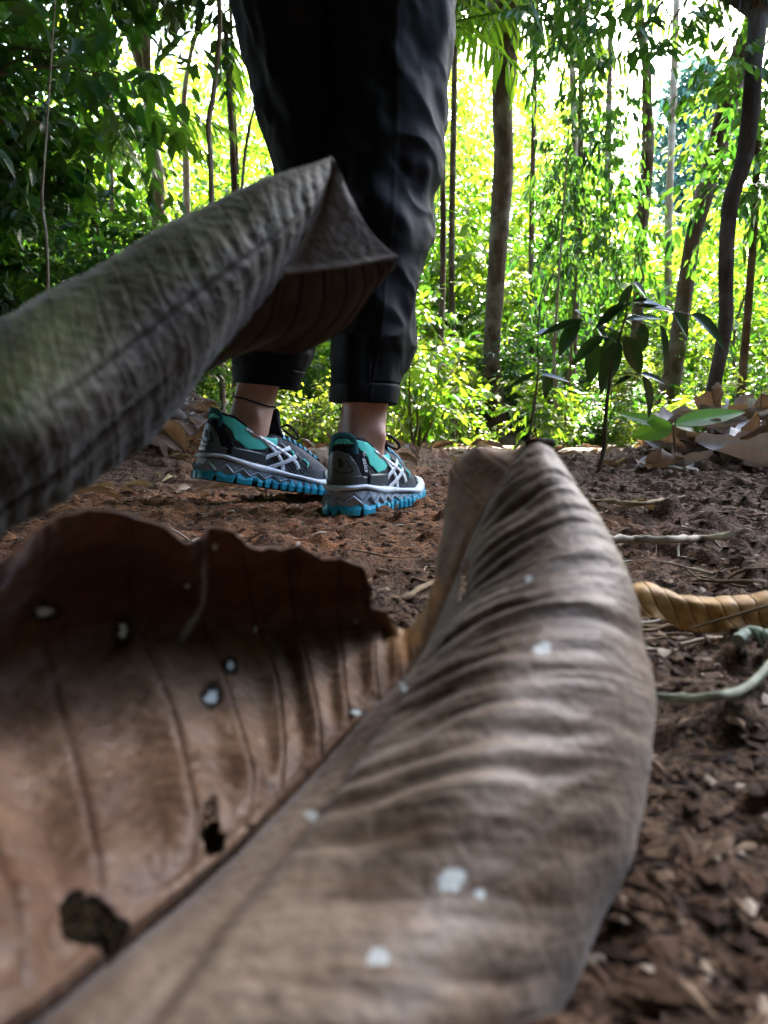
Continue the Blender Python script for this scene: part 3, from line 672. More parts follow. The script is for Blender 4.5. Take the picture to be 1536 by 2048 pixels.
for i in range(90):
    if i < 55: v = r3.uniform(985, 1300); u = r3.uniform(1150, 1560)
    else: v = r3.uniform(970, 1180); u = r3.uniform(60, 1000)
    q = np.array(gp(u, v)); L_ = r3.uniform(.02, .07); a = r3.uniform(0, 3.14) if i % 3 else r3.normal(0, .3)
    d = np.array([math.cos(a), math.sin(a), 0]) * L_; md = q + d * .5 + [r3.normal(0, .006), r3.normal(0, .006), .004]
    pp = np.array([q, md, q + d]); pp[:, 2] = gz(pp[:, 0], pp[:, 1]) + .002
    o = stick(pp, r3.uniform(.0006, .0016), .0005, M_TWIG if i % 2 else M_TWIGP, 'tiny dry rootlet on the dark soil at the right' if i < 55 else 'tiny dry rootlet on the brown soil round the shoes', 9)
    o['group'] = 'rootlets on the dark soil' if i < 55 else 'rootlets on the brown soil'
q = G(590, 925)
stick([[q.x - .02, 1.78, .045], [q.x + .09, 1.72, .045], [q.x + .2, 1.80, .04]], .036, .032, M_BARKL, 'short thick rotting log lying just behind the two shoes', 20, .06, 'log', 'log')
# crumbs of soil and plant scraps, uncountable
def crumbs():
    rng = np.random.default_rng(15); n = 17000
    y = .12 + 3.2 * rng.uniform(0, 1, n) ** 2.1; x = rng.uniform(-.72, .72, n) * (y + .12)
    z = gz(x, y) + .0005; s = rng.uniform(.0006, .0028, n) * (1 + .5 * y)
    b = np.array([[1, 0, 0], [-1, 0, 0], [0, 1, 0], [0, -1, 0], [0, 0, .8], [0, 0, -.6]]); f = np.array([[0, 2, 4], [2, 1, 4], [1, 3, 4], [3, 0, 4], [2, 0, 5], [1, 2, 5], [3, 1, 5], [0, 3, 5]])
    v = b[None] * rng.uniform(.5, 1.4, (n, 6, 1)); el = rng.uniform(1, 3.2, n); v[..., 0] *= el[:, None]
    a = rng.uniform(0, 6.28, n); c_, s_ = np.cos(a)[:, None], np.sin(a)[:, None]
    X = v[..., 0] * c_ - v[..., 1] * s_; Y = v[..., 0] * s_ + v[..., 1] * c_
    v = np.stack([X, Y, v[..., 2] * .6], -1) * s[:, None, None] + np.stack([x, y, z], -1)[:, None]
    k = np.where((y > .26) | (x > .27 * y))[0]; v = v[k]; n = len(k)
    return v.reshape(-1, 3), (f[None] + (np.arange(n) * 6)[:, None, None]).reshape(-1, 3), np.repeat(rng.uniform(0, 1, n), 8)
v, f, ti = crumbs()
def flakes(n=7500):
    rng = np.random.default_rng(19); y = .26 + 3.2 * rng.uniform(0, 1, n) ** 1.7; x = rng.uniform(-.72, .72, n) * (y + .12)
    p = np.stack([x, y, gz(x, y) + .0015], -1); d = rng.normal(0, 1, (n, 3)); d[:, 2] *= .25; nr = rng.normal(0, .35, (n, 3)); nr[:, 2] += 1
    L_ = rng.uniform(.003, .012, n) * (.7 + .4 * y); V, F_ = leaves_np(p, d, nr, L_, L_ * rng.uniform(.15, .7, n), .3)
    return V, F_, np.repeat(rng.uniform(.45, 1, n) ** .7, 4)
t = NT('crumb'); M_CR = t.done(t.bsdf(t.ramp(t.attr('tint'), [(0, (.02, .010, .006)), (.75, (.085, .045, .025)), (.92, (.20, .13, .085)), (1, (.42, .35, .28))]), .85, .2))
tag(mesh_np('soil_crumbs', v, f, M_CR, attrs={'tint': ('FACE', ti)}, smooth=False), kind='stuff')
v, f, ti = flakes(); tag(mesh_np('leaf_fragments', v, f, M_CR, attrs={'tint': ('FACE', ti)}, smooth=False), kind='stuff')

# ------------------------------------------------------------------ person: legs, trousers, shoes
M_CYAN = simple('cyan_rubber', (.012, .36, .56), .42, .5, 200, .25, .3, .0006)
M_BLACKR = simple('black_rubber', (.012, .012, .014), .7, .3, 200, .3, .4, .001)
M_FOAM = simple('blue_grey_foam', (.27, .335, .41), .6, .35, 300, .15, .2, .0005)
M_FOAML = simple('light_foam', (.55, .63, .72), .55, .35, 300, .12, .2, .0005)
M_GEL = simple('grey_plastic', (.055, .075, .09), .35, .5, 150, .15, .1, .0005)
M_HEELC = simple('heel_film', (.075, .10, .10), .4, .5, 500, .2, .4, .0005)
M_TEAL = simple('teal_fabric', (.08, .60, .52), .75, .3, 900, .18, .5, .0005)
M_TEALD = simple('dark_teal_webbing', (.015, .13, .17), .7, .3, 900, .3, .5, .0005)
M_WHITE = simple('white_film', (.74, .82, .92), .4, .5, 300, .08, .1, .0003)
M_BLACKF = simple('black_lining', (.010, .011, .016), .9, .2, 700, .3, .5, .0006)
M_LOGO = simple('black_print', (.01, .012, .014), .6, .3, 300, .2, 0)
M_LACE = simple('black_lace', (.018, .02, .028), .85, .2, 1200, .6, .6, .0006)
t = NT('mesh_fabric'); co = t.coord()
wv = t.n('TexWave', bands_direction='DIAGONAL', ins={'Vector': co, 'Scale': 95, 'Distortion': 5.0, 'Detail': 2, 'Detail Scale': 1.5}).outputs['Fac']
nz = t.noise(1100, 2, .5, co)
M_MESH = t.done(t.bsdf(t.mix(t.ramp(wv, [(.62, (0, 0, 0)), (.8, (1, 1, 1))]), t.ramp(nz, [(.3, (.008, .009, .013)), (.7, (.03, .032, .04))]), (.11, .13, .16)), .75, .3, t.bump(nz, .5, .0006)))
LS = .265
def halfw(x): return np.interp(x, [0, .03, .10, .19, .235, .265], [.038, .038, .033, .046, .046, .040])
def outline(phi, grow=0.):
    """sole outline; phi 0 heel .. pi toe along the right side (y<0), pi..2pi back along the left"""
    phi = np.mod(phi, 2 * np.pi); s = np.where(phi <= np.pi, -1., 1.); p = np.where(phi <= np.pi, phi, 2 * np.pi - phi)
    x = LS * (1 - np.cos(p)) / 2; y = s * halfw(x) * np.maximum(np.sin(p), 0) ** .55
    y = y + .006 * np.sin(np.pi * x / LS) * 0
    x = x + grow * -np.cos(p); y = y + grow * s * np.maximum(np.sin(p), 0) ** .4
    return np.stack([x, y], -1)
NPHI = 240
_ph = np.linspace(0, 2 * np.pi, 4001); _o = outline(_ph); _al = np.concatenate([[0], np.cumsum(np.linalg.norm(np.diff(_o, axis=0), axis=1))]); PER = _al[-1]
def phi_of(a): return np.interp(np.mod(a, PER), _al, _ph)       # arc length from the heel centre, positive on the right side
AR = np.linspace(0, PER, NPHI, endpoint=False); PH = phi_of(AR)
def xof(a): return outline(phi_of(a))[..., 0]
def mtop(x): return np.interp(x, [0, .02, .06, .10, .14, .19, .24, .265], [.040, .041, .036, .033, .028, .025, .026, .028])   # midsole top
def toe_spring(x): return .012 * sstep(.19, .27, x)
def upper_surface():
    R_ = 44; base = outline(PH, -.0035); x0 = base[:, 0]; zb = mtop(x0) - .004
    p = np.where(PH <= np.pi, PH, 2 * np.pi - PH); s = np.where(PH <= np.pi, -1., 1.)
    psi = np.pi * np.sin(p / 2) ** 1.15
    rx = .010 + .058 * (1 - np.cos(psi)); ry = s * .0275 * np.sin(psi) ** .8
    rz = np.interp(rx, [.01, .03, .06, .09, .11, .126], [.100, .098, .084, .077, .083, .090])
    B = np.stack([x0, base[:, 1], zb], -1); Rm = np.stack([rx, ry, rz], -1)
    k = np.interp(x0, [0, .1, .2, .265], [.12, .10, .20, .30])
    Cc = B + (Rm - B) * k[:, None]; Cc[:, 2] = zb + (rz - zb) * np.interp(x0, [0, .1, .18, .265], [.50, .55, .62, .52])
    bulge = np.interp(x0, [0, .02, .1, .2, .265], [.004, .005, .004, .003, .0]); nrm = unit(np.concatenate([base - np.stack([np.clip(x0, .04, .22), 0 * x0], -1), 0 * x0[:, None]], -1))
    Cc = Cc + nrm * bulge[:, None]
    t = np.linspace(0, 1, R_)[:, None, None]
    X = (1 - t) ** 2 * B + 2 * t * (1 - t) * Cc + t ** 2 * Rm
    return X, Rm
UP, RIM = upper_surface()
_mb = MB().grid(UP, True); _V = np.concatenate(_mb.v); _Fc = np.concatenate(_mb.f[4])
TREE = BVHTree.FromPolygons([tuple(v) for v in _V], [tuple(int(i) for i in f) for f in _Fc])
def onto(a, z, off):
    """arc position a (m from heel centre along the right side) and height z -> point on the upper, lifted by off"""
    out = []
    for aa, zz in zip(np.ravel(a), np.ravel(z)):
        ph = float(phi_of(aa)); o = outline(np.array(ph)); q = outline(np.array(ph), .01) - o
        cx = float(np.clip(o[0], .045, .22)); tgt = np.array([cx, 0.]); d2 = tgt - o; d2 = d2 / max(np.linalg.norm(d2), 1e-6)
        # look straight at the side, or radially round the heel
        org = Vector((o[0] - d2[0] * .06, o[1] - d2[1] * .06, zz)); hit = TREE.ray_cast(org, Vector((d2[0], d2[1], 0)))
        if hit[0] is None: hit = TREE.find_nearest(Vector((o[0], o[1], zz)))
        n = hit[1]
        if n.dot(Vector((-d2[0], -d2[1], .3))) < 0: n = -n
        out.append(hit[0] + n * off)
    return np.array(out)
def overlay(poly, mat, name, parent, off=.0012, step=.0022, mir=1, dz=None, th=.0012):
    """polygon in (arc, height) laid on the upper as a thin raised film"""
    poly = np.array(poly, float); bm = bmesh.new()
    # resample the outline
    pts = []
    for i in range(len(poly)):
        p, q = poly[i], poly[(i + 1) % len(poly)]; k = max(1, int(np.linalg.norm(q - p) / step))
        for j in range(k): pts.append(p + (q - p) * j / k)
    vs = [bm.verts.new((x, y, 0)) for x, y in pts]; bm.faces.new(vs); bmesh.ops.triangulate(bm, faces=bm.faces[:])
    # slice on a grid so that it follows the curve of the shoe
    lo, hi = poly.min(0), poly.max(0)
    for ax in (0, 1):
        c = lo[ax] + .0035
        while c < hi[ax]:
            co = [0, 0, 0]; co[ax] = c; no = [0, 0, 0]; no[ax] = 1
            bmesh.ops.bisect_plane(bm, geom=bm.verts[:] + bm.edges[:] + bm.faces[:], plane_co=co, plane_no=no, dist=1e-6); c += .0035
    bm.verts.ensure_lookup_table(); V = np.array([v.co[:] for v in bm.verts]); W = onto(V[:, 0], V[:, 1], off)
    if mir < 0: W[:, 1] *= -1
    for v, q in zip(bm.verts, W): v.co = q
    bmesh.ops.recalc_face_normals(bm, faces=bm.faces[:])
    me = bpy.data.meshes.new(name); bm.to_mesh(me); bm.free(); me.materials.append(mat)
    for p in me.polygons: p.use_smooth = True
    o = bpy.data.objects.new(name, me); COL.objects.link(o); o.parent = parent
    md = o.modifiers.new('thickness', 'SOLIDIFY'); md.thickness = th; md.offset = 0
    return o
def band(pts, w, taper=None):
    """centre line -> polygon strip of width w"""
    L = smoothline(np.array(pts, float), 18); T = unit(np.gradient(L, axis=0)); N = np.stack([-T[:, 1], T[:, 0]], -1)
    ww = np.full(18, w / 2) if taper is None else np.interp(np.linspace(0, 1, 18), [0, 1], [taper / 2, w / 2])
    return np.concatenate([L + N * ww[:, None], (L - N * ww[:, None])[::-1]])
def aof(x):     # arc length on the right side for a given x
    k = len(_ph) // 2; return np.interp(x, _o[:k + 1, 0], _al[:k + 1])
def side(pts): return [(float(aof(x)), z) for x, z in pts]
def tri(x): return 2 * np.abs(x - np.floor(x + .5))
def make_shoe(parent, loc, yaw, pitch, text, label):
    sh = empty('shoe'); sh.parent = parent; sh['label'] = label
    sh.matrix_local = Matrix.Translation(Vector(loc) - parent.location) @ Matrix.Rotation(yaw, 4, 'Z') @ Matrix.Rotation(pitch, 4, 'Y')
    # outsole: toothed cyan rim over a black tread
    N2 = 720; A = np.linspace(0, PER, N2, endpoint=False); ph = phi_of(A); x = outline(ph)[:, 0]; ts = toe_spring(x)
    lug = A / (.0135); lf = np.mod(lug, 1)
    gap = sstep(.0, .10, np.minimum(lf, 1 - lf) - .12)            # 1 on a lug, 0 in the gap
    gap = np.where(x < .075, sstep(.0, .06, np.minimum(np.mod(A / .030, 1), 1 - np.mod(A / .030, 1)) - .05), gap)
    ztop = .0120 + .0062 * (1 - tri(A / .030)) * (x < .11) + .0060 * (1 - tri(A / .0135 + .5)) * (x >= .11)
    zlow = .0005 + .0075 * (1 - gap)
    g0 = .0045 + .0018 * gap
    rows = [(zlow + .000, g0 - .004), (zlow, g0), (zlow * .5 + ztop * .5, g0 + .0006), (ztop - .002, g0 - .0010), (ztop, g0 - .0035), (ztop, g0 - .008)]
    Xr = []
    for z, gr in rows:
        q = np.stack([outline(np.array([p_]), float(gg))[0] for p_, gg in zip(ph, np.broadcast_to(gr, (N2,)))]); Xr.append(np.concatenate([q, (z + ts)[:, None]], 1))
    MB().grid(np.array(Xr), True).build('outsole', M_CYAN, sh, smooth=False)
    mb = MB(); q = outline(ph, .0005); q2 = outline(ph, -.012)
    fl = np.concatenate([q, (.0045 + .0 * ts + ts)[:, None]], 1); up = np.concatenate([q, (.014 + ts)[:, None]], 1)
    cn = np.stack([x, 0 * x, .0045 + ts], -1)
    mb.grid(np.array([up, fl, cn]), True)
    for i in range(26):      # tread lugs underneath
        xx = .015 + (i // 2) * .019; yy = (-1) ** i * .017
        if xx < .255:
            tz = float(toe_spring(np.array(xx))); b = np.array([[sx * .007, sy * .011, z] for z in (0.0005, .006) for sx, sy in ((-1, -1), (1, -1), (1, 1), (-1, 1))]) + [xx, yy, tz]
            mb.add(b, [[3, 2, 1, 0], [4, 5, 6, 7], [0, 1, 5, 4], [1, 2, 6, 5], [2, 3, 7, 6], [3, 0, 4, 7]])
    mb.build('tread', M_BLACKR, sh, smooth=False)
    # midsole with carved zigzag ridges
    def sweep(rows, name, mat):
        Xr = []
        for z, gr in rows:
            gr = np.broadcast_to(gr, (N2,)); q = outline(ph, 0.); q1 = outline(ph, 1.0) - q; Xr.append(np.concatenate([q + q1 * gr[:, None], (z + ts)[:, None]], 1))
        return MB().grid(np.array(Xr), True).build(name, mat, sh)
    mt = mtop(x); zz = 1 - tri(A / .026 + .3); z2 = 1 - tri(A / .026 + .8)
    back = np.where(x < .13, 1, .6)
    m1 = .0115 + 0 * x; span = mt - .0115 - .009
    rows = []
    for f in np.linspace(0, 1, 22):
        zc = m1 + span * f
        ridge = np.clip(1 - np.abs(f - (.15 + .55 * zz)) / .22, 0, 1)     # zigzag crest
        crease = np.exp(-((f - (.30 + .55 * zz)) / .06) ** 2)
        rows.append((zc, .0012 + .0044 * ridge * back - .0034 * crease * back + .0028 * (1 - f)))
    rows.insert(0, (m1 - .001, -.008 + 0 * x))
    sweep(rows, 'midsole', M_FOAM)
    # dark groove and the lighter band above it
    wav = .0018 * np.sin(A / .021)
    sweep([(mt - .0105 + wav, -.001), (mt - .0100 + wav, .0012), (mt - .0080 + wav, .0006), (mt - .0070 + wav, -.0002)], 'midsole_groove', M_GEL)
    sweep([(mt - .0080 + wav, -.004), (mt - .0076 + wav, .0030), (mt - .0055 + wav, .0048), (mt - .0025 + wav * .5, .0038), (mt - .0005, .0012), (mt + .0003, -.005)], 'midsole_rim', M_FOAML)
    # upper
    mb = MB(); mb.grid(UP, True); up = mb.build('upper', M_MESH, sh)
    lin = []
    for k, (ins, dz) in enumerate([(-.0, 0), (.0, .0022), (.0025, .0030), (.005, .001), (.0065, -.008), (.006, -.03)]):
        c = np.array([.066, 0, 0]); d = unit((RIM - c) * [1, 1, 0]); q = RIM - d * ins; q[:, 2] += dz; lin.append(q)
    MB().grid(np.array(lin), True).build('collar_lining', M_BLACKF, sh)
    # panels on both sides, the collar panel wraps the heel
    for mir in (1, -1):
        overlay([(0, .0935), (.020, .0925), (.036, .082), (.045, .076), (.050, .066), (float(aof(.045)) + .012, .0535), (float(aof(.085)), .0575), (float(aof(.11)), .0690), (float(aof(.112)), .079),
                 (float(aof(.098)), .0765), (float(aof(.085)), .0775), (float(aof(.065)), .082), (float(aof(.045)), .089), (float(aof(.03)), .095), (.020, .0985), (0, .0995)], M_TEAL, 'collar_panel', sh, .0010, mir=mir)
        overlay(side([(.030, .0385), (.030, .053), (.060, .0525), (.0895, .0500), (.0895, .036)]) if mir == 1 else side([(.030, .0385), (.030, .053), (.060, .0525), (.0895, .0500), (.0895, .036)]), M_GEL, 'heel_clip', sh, .0022, mir=mir, th=.003)
        W = .0064
        overlay(band(side([(.050, .0835), (.080, .0735), (.103, .0600), (.118, .0450), (.124, .0300)]), W, .0030), M_WHITE, 'stripe', sh, .0024, mir=mir)
        overlay(band(side([(.055, .0815), (.090, .0705), (.1235, .0575), (.1437, .0460), (.150, .0360)]), W, .0030), M_WHITE, 'stripe', sh, .0028, mir=mir)
        overlay(band(side([(.0747, .0370), (.103, .0525), (.1336, .0670)]), W * .9), M_WHITE, 'stripe', sh, .0026, mir=mir)
        overlay(band(side([(.0965, .0310), (.1235, .0430), (.1437, .0553)]), W * .9), M_WHITE, 'stripe', sh, .0030, mir=mir)
        overlay(side([(.205, .030), (.205, .040), (.225, .044), (.250, .040), (.262, .034), (.264, .0275), (.235, .0262)]), M_HEELC, 'toe_guard', sh, .0012, mir=mir)
        # chevrons by the laces
        for k in range(4):
            x0 = .122 + .014 * k; zz0 = .076 - .0062 * k
            overlay(band(side([(x0 - .006, zz0 - .004), (x0 + .004, zz0 - .010), (x0 + .002, zz0 - .016)]), .0026), M_TEAL if k % 2 else M_HEELC, 'eyelet_stay', sh, .0016, mir=mir, th=.001)
    overlay([(-.047, .043), (-.047, .066), (-.036, .083), (-.012, .0915), (.012, .0910), (.030, .083), (.040, .070), (.051, .053), (.051, .043)], M_BLACKF, 'heel_panel', sh, .0006)
    overlay([(-.030, .043), (-.032, .066), (-.022, .081), (-.004, .085), (.012, .080), (.024, .066), (.030, .052), (.026, .044)], M_HEELC, 'heel_counter', sh, .0016)
    overlay([(-.034, .0415), (-.034, .0475), (0, .0505), (.030, .052), (.040, .050), (.040, .0405), (0, .0415)], M_GEL, 'heel_clip', sh, .0026, th=.003)
    # spiky animal mark with a triangle outline
    star = []
    for i in range(16):
        a_ = i * math.pi / 8; r = (.0062 if i % 2 == 0 else .0024) * (1 + .35 * math.sin(i * 2.3)); star.append((.001 + r * math.cos(a_) * 1.15, .0685 + r * math.sin(a_)))
    overlay(star, M_LOGO, 'heel_mark', sh, .0026, .002, th=.0006)
    overlay(band([(-.010, .062), (.002, .0555), (.018, .058)], .0014), M_LOGO, 'heel_mark', sh, .0026, .002, th=.0006)
    overlay(band([(.018, .058), (.013, .066), (.009, .072)], .0014), M_LOGO, 'heel_mark', sh, .0026, .002, th=.0006)
    # word on the heel side
    if text:
        cu = bpy.data.curves.new('wordmark', 'FONT'); cu.body = text; cu.size = .0115; cu.extrude = 0; cu.shear = .2; cu.offset = .00025
        tmp = bpy.data.objects.new('tmp', cu); COL.objects.link(tmp); bpy.context.view_layer.update()
        me = bpy.data.meshes.new_from_object(tmp.evaluated_get(bpy.context.evaluated_depsgraph_get())); bpy.data.objects.remove(tmp)
        V = np.array([v.co[:] for v in me.vertices])
        # reads downwards along the edge of the black heel panel
        a_ = .036 + V[:, 1] + 0.010 * 0; z_ = .0745 - V[:, 0] * .85; a_ = a_ - .003 + (.0745 - z_) * .28
        W_ = onto(a_, z_, .0022)
        for v, q in zip(me.vertices, W_): v.co = q
        me.materials.append(M_WHITE); o = bpy.data.objects.new('wordmark', me); COL.objects.link(o); o.parent = sh
        ring = [(.0415 + .0034 * math.cos(k * .35) * (1 - k * .025), .0795 + .0030 * math.sin(k * .35) * (1 - k * .025)) for k in range(26)]
        W_ = onto([p[0] - .004 for p in ring], [p[1] for p in ring], .0022)
        MB().tube(W_, .0005, 5).build('wordmark', M_WHITE, sh)
    # pull tab
    pt = onto([-.020, -.019], [.078, .092], .002); p2 = onto([.020, .021], [.094, .080], .002)
    mid = np.array([[.0085, .012, .1015], [.0045, 0, .1045], [.0085, -.012, .1025]])
    L = smoothline(np.concatenate([pt, mid, p2]), 24); T = unit(np.gradient(L, axis=0)); ou = unit(np.stack([L[:, 0] - .05, L[:, 1], 0 * L[:, 0]], -1)); S_ = unit(np.cross(T, ou))
    w_ = .0042; Xg = np.stack([L - S_ * w_, L + S_ * w_, L + S_ * w_ - ou * .0012, L - S_ * w_ - ou * .0012], 1)
    MB().grid(Xg, True).build('pull_tab', M_TEALD, sh)
    # tongue: padded slab standing out of the opening
    rows = []
    for k, (xx, zz, wd, thk) in enumerate([(.165, .066, .016, .003), (.145, .078, .019, .005), (.126, .093, .022, .007), (.119, .108, .022, .008), (.1185, .120, .020, .007), (.119, .127, .015, .004)]):
        a_ = np.linspace(0, 2 * np.pi, 16, endpoint=False); rows.append(np.stack([xx + thk * np.cos(a_) - .004 * (np.sin(a_)) ** 2 * 2, wd * np.sin(a_), zz + .0 * a_ - .003 * np.sin(a_) ** 2], -1))
    rows.append(rows[-1] * [0, 0, 1] + [.119, 0, .001]); MB().grid(smoothline(np.array(rows), 26), True).build('tongue', M_BLACKF, sh)
    # laces zigzag over the throat, cyan loops at each end
    def top(xx, yy):
        h = TREE.ray_cast(Vector((xx, yy, .2)), Vector((0, 0, -1))); return np.array(h[0] if h[0] is not None else (xx, yy, .08))
    ml, mc = MB(), MB(); prev = None
    for k in range(7):
        xx = .128 + .0115 * k; yy = .017 - .0006 * k
        for s in (-1, 1):
            A_, B_ = top(xx, s * yy), top(xx + .0115, -s * yy); M_ = (A_ + B_) / 2 + [0, 0, .005 + .001 * s]
            A_ = A_ + [0, 0, .0025]; B_ = B_ + [0, 0, .0025]
            ml.tube(smoothline([A_, M_ * .5 + A_ * .5 + [0, 0, .0015], M_, M_ * .5 + B_ * .5 + [0, 0, .0015], B_], 12), .0019, 6)
            q = top(xx, s * (yy + .006)); mc.tube(smoothline([q + [-.002, 0, .001], A_ + [0, 0, .0015], q + [.002, 0, .001]], 8), .0014, 6)
    for s in (-1, 1):      # bow
        c0 = top(.130, 0) + [0, 0, .010]
        ml.tube(smoothline([c0, c0 + [.006, s * .016, .006], c0 + [.016, s * .030, -.008], c0 + [.020, s * .022, -.014], c0 + [.004, s * .004, .000]], 18), .0018, 6)
    ml.build('lace', M_LACE, sh); mc.build('lace_loop', M_CYAN, sh)
    return sh
# positions read off the soles' contact points
def yaw_of(deg): return R(90 - deg)
per = empty('person', (0.0, 1.05, 0.0)); tag(per, 'person seen from behind, only the legs in dark trousers and turquoise trail shoes', 'person')
RS = dict(loc=(-.058, .965, .0), yaw=yaw_of(21), pitch=0.)
LSH = dict(loc=(-.275, 1.10, .040), yaw=yaw_of(47), pitch=R(9.5))
gr = lambda l: (l[0], l[1], l[2] + float(terrain(np.array(l[0]), np.array(l[1]))))
make_shoe(per, gr(RS['loc']), RS['yaw'], RS['pitch'], 'asics', 'right shoe, nearer and flat on the soil, with a white word on its black heel panel')
make_shoe(per, gr(LSH['loc']), LSH['yaw'], LSH['pitch'], '', 'left shoe, farther away with its heel raised')
def wmat(d): return Matrix.Translation(Vector(gr(d['loc']))) @ Matrix.Rotation(d['yaw'], 4, 'Z') @ Matrix.Rotation(d['pitch'], 4, 'Y')
# skin
t = NT('skin'); co = t.coord(); n1 = t.noise(25, 3, .6, co); n2 = t.noise(400, 3, .6, co)
skc = t.ramp(n1, [(.3, (.46, .26, .19)), (.7, (.60, .37, .29))])
M_SKIN = t.done(t.bsdf(skc, .5, .4, t.bump(n2, .25, .0006), **{'Subsurface Weight': .25, 'Subsurface Radius': (.01, .004, .002), 'Subsurface Scale': .5}))
def leg_rings(d, knee, bones, hem):
    """from the foot inside the shoe to the knee"""
    Mx = wmat(d); fw = (Mx.to_3x3() @ Vector((1, 0, 0))); fw.z = 0; fw.normalize(); sd = Vector((fw.y, -fw.x, 0))
    a0 = Mx @ Vector((.070, 0, .045)); a1 = Mx @ Vector((.071, -.001, .085)); a1 = Vector(a1)
    kn = Vector(knee); hm = Vector(hem)
    st = [(a0, .040, .026), (Mx @ Vector((.070, 0, .070)), .042, .031), (a1, .040, .0315), (a1.lerp(hm, .45), .0385, .0315), (hm, .0395, .034), (hm.lerp(kn, .2), .042, .038), (hm.lerp(kn, .5), .050, .047), (a1.lerp(kn, .75), .054, .050), (kn, .052, .050)]
    th = np.linspace(0, 2 * np.pi, 40, endpoint=False); rows = []
    for i, (c, rf, rs) in enumerate(st):
        c = np.array(c); f = np.array(fw); s_ = np.array(sd)
        rad_f = rf * np.cos(th); rad_f = np.where(np.cos(th) < 0, rad_f * (1.0 if i > 5 else .92), rad_f * .88)
        rows.append(c + rad_f[:, None] * f + (rs * np.sin(th))[:, None] * s_ * (1 - .28 * np.clip(-np.cos(th), 0, 1)[:, None] ** 2 * (i < 6)))
    X = smoothline(np.array(rows), 90)
    ank = np.array(Mx @ Vector((.060, 0, .088)))
    for sg, dz, df, amp in ((1, bones[0], -.002, .0062), (-1, bones[0] + .006, .006, .006)):
        b = ank + np.array(sd) * .0335 * sg + np.array(fw) * (df + .008) + [0, 0, dz + .012]
        dd = np.linalg.norm((X - b) * [1, 1, .8], axis=-1); cen = X.mean(1, keepdims=True); X = X + unit(X - cen) * (amp * 1.25 * np.exp(-(dd / .0115) ** 2))[..., None]
    return X
KR, KL = (.0, 1.125, .50), (-.10, 1.185, .50)
XR, XL = leg_rings(RS, KR, (.004,), P(733, 770, 1.035)), leg_rings(LSH, KL, (.006,), P(524, 740, 1.165))
mb = MB()
for X, hip in ((XR, (.004, 1.165, .86)), (XL, (-.125, 1.18, .86))):
    k = X[-1]; c = k.mean(0); ext = [k]
    for f in (.3, .6, 1.0):
        q = c + (np.array(hip) - c) * f; ext.append(q + (k - c) * (1 + .15 * f))
    Y = np.concatenate([X, np.array(smoothline(np.array(ext), 20))[1:]]); mb.grid(Y, True)
    for e_, rv in ((Y[0], 0), (Y[-1], 1)):
        n_ = len(e_); mb.add(np.concatenate([e_, e_.mean(0)[None]]), [[(i + 1) % n_, i, n_] if rv == 0 else [i, (i + 1) % n_, n_] for i in range(n_)])
th = np.linspace(0, np.pi, 12); el = np.array([[(-.06) + .11 * math.sin(a) * math.cos(b), 1.17 + .07 * math.sin(a) * math.sin(b), .88 - .07 * math.cos(a)] for a in th for b in np.linspace(0, 2 * np.pi, 24, endpoint=False)]).reshape(12, 24, 3)
mb.grid(el, True)
body = mb.build('body', M_SKIN, None); 
body.parent = per; body.location = -Vector(per.location)
rm = body.modifiers.new('one_skin', 'REMESH'); rm.mode = 'VOXEL'; rm.voxel_size = .0028; rm.use_smooth_shade = True
# anklet on the left ankle
i0 = 38; Mx = wmat(LSH)
def ring_at(X, z0, tilt, off):
    """closed loop on the leg surface at height z0, tilted"""
    c = X[30].mean(0); out = []
    for j in range(X.shape[1]):
        col = X[:, j]; zt = z0 + tilt * (col[:, 0] - c[0]) ; k = int(np.argmin(np.abs(col[:, 2] - zt)[4:60])) + 4
        q = col[k]; cc = X[k].mean(0); out.append(q + unit((q - cc) * [1, 1, 0]) * off)
    return np.array(out + out[:1])
AN = smoothline(ring_at(XL, .158, -.30, .0012), 90); AN[:, 2] = np.convolve(np.pad(AN[:, 2], 4, 'wrap'), np.ones(9) / 9, 'valid')
mb = MB().tube(AN - np.array(per.location), .0014, 7, False)
j0 = AN[np.argmax(AN[:, 0])] - np.array(per.location); mb.tube([j0 + [0, -.002, 0], j0 + [.006, -.004, -.006], j0 + [.007, -.004, -.014]], .0011, 6)
mb.build('anklet', M_LACE, per)['label'] = 'thin black cord anklet on the left ankle'
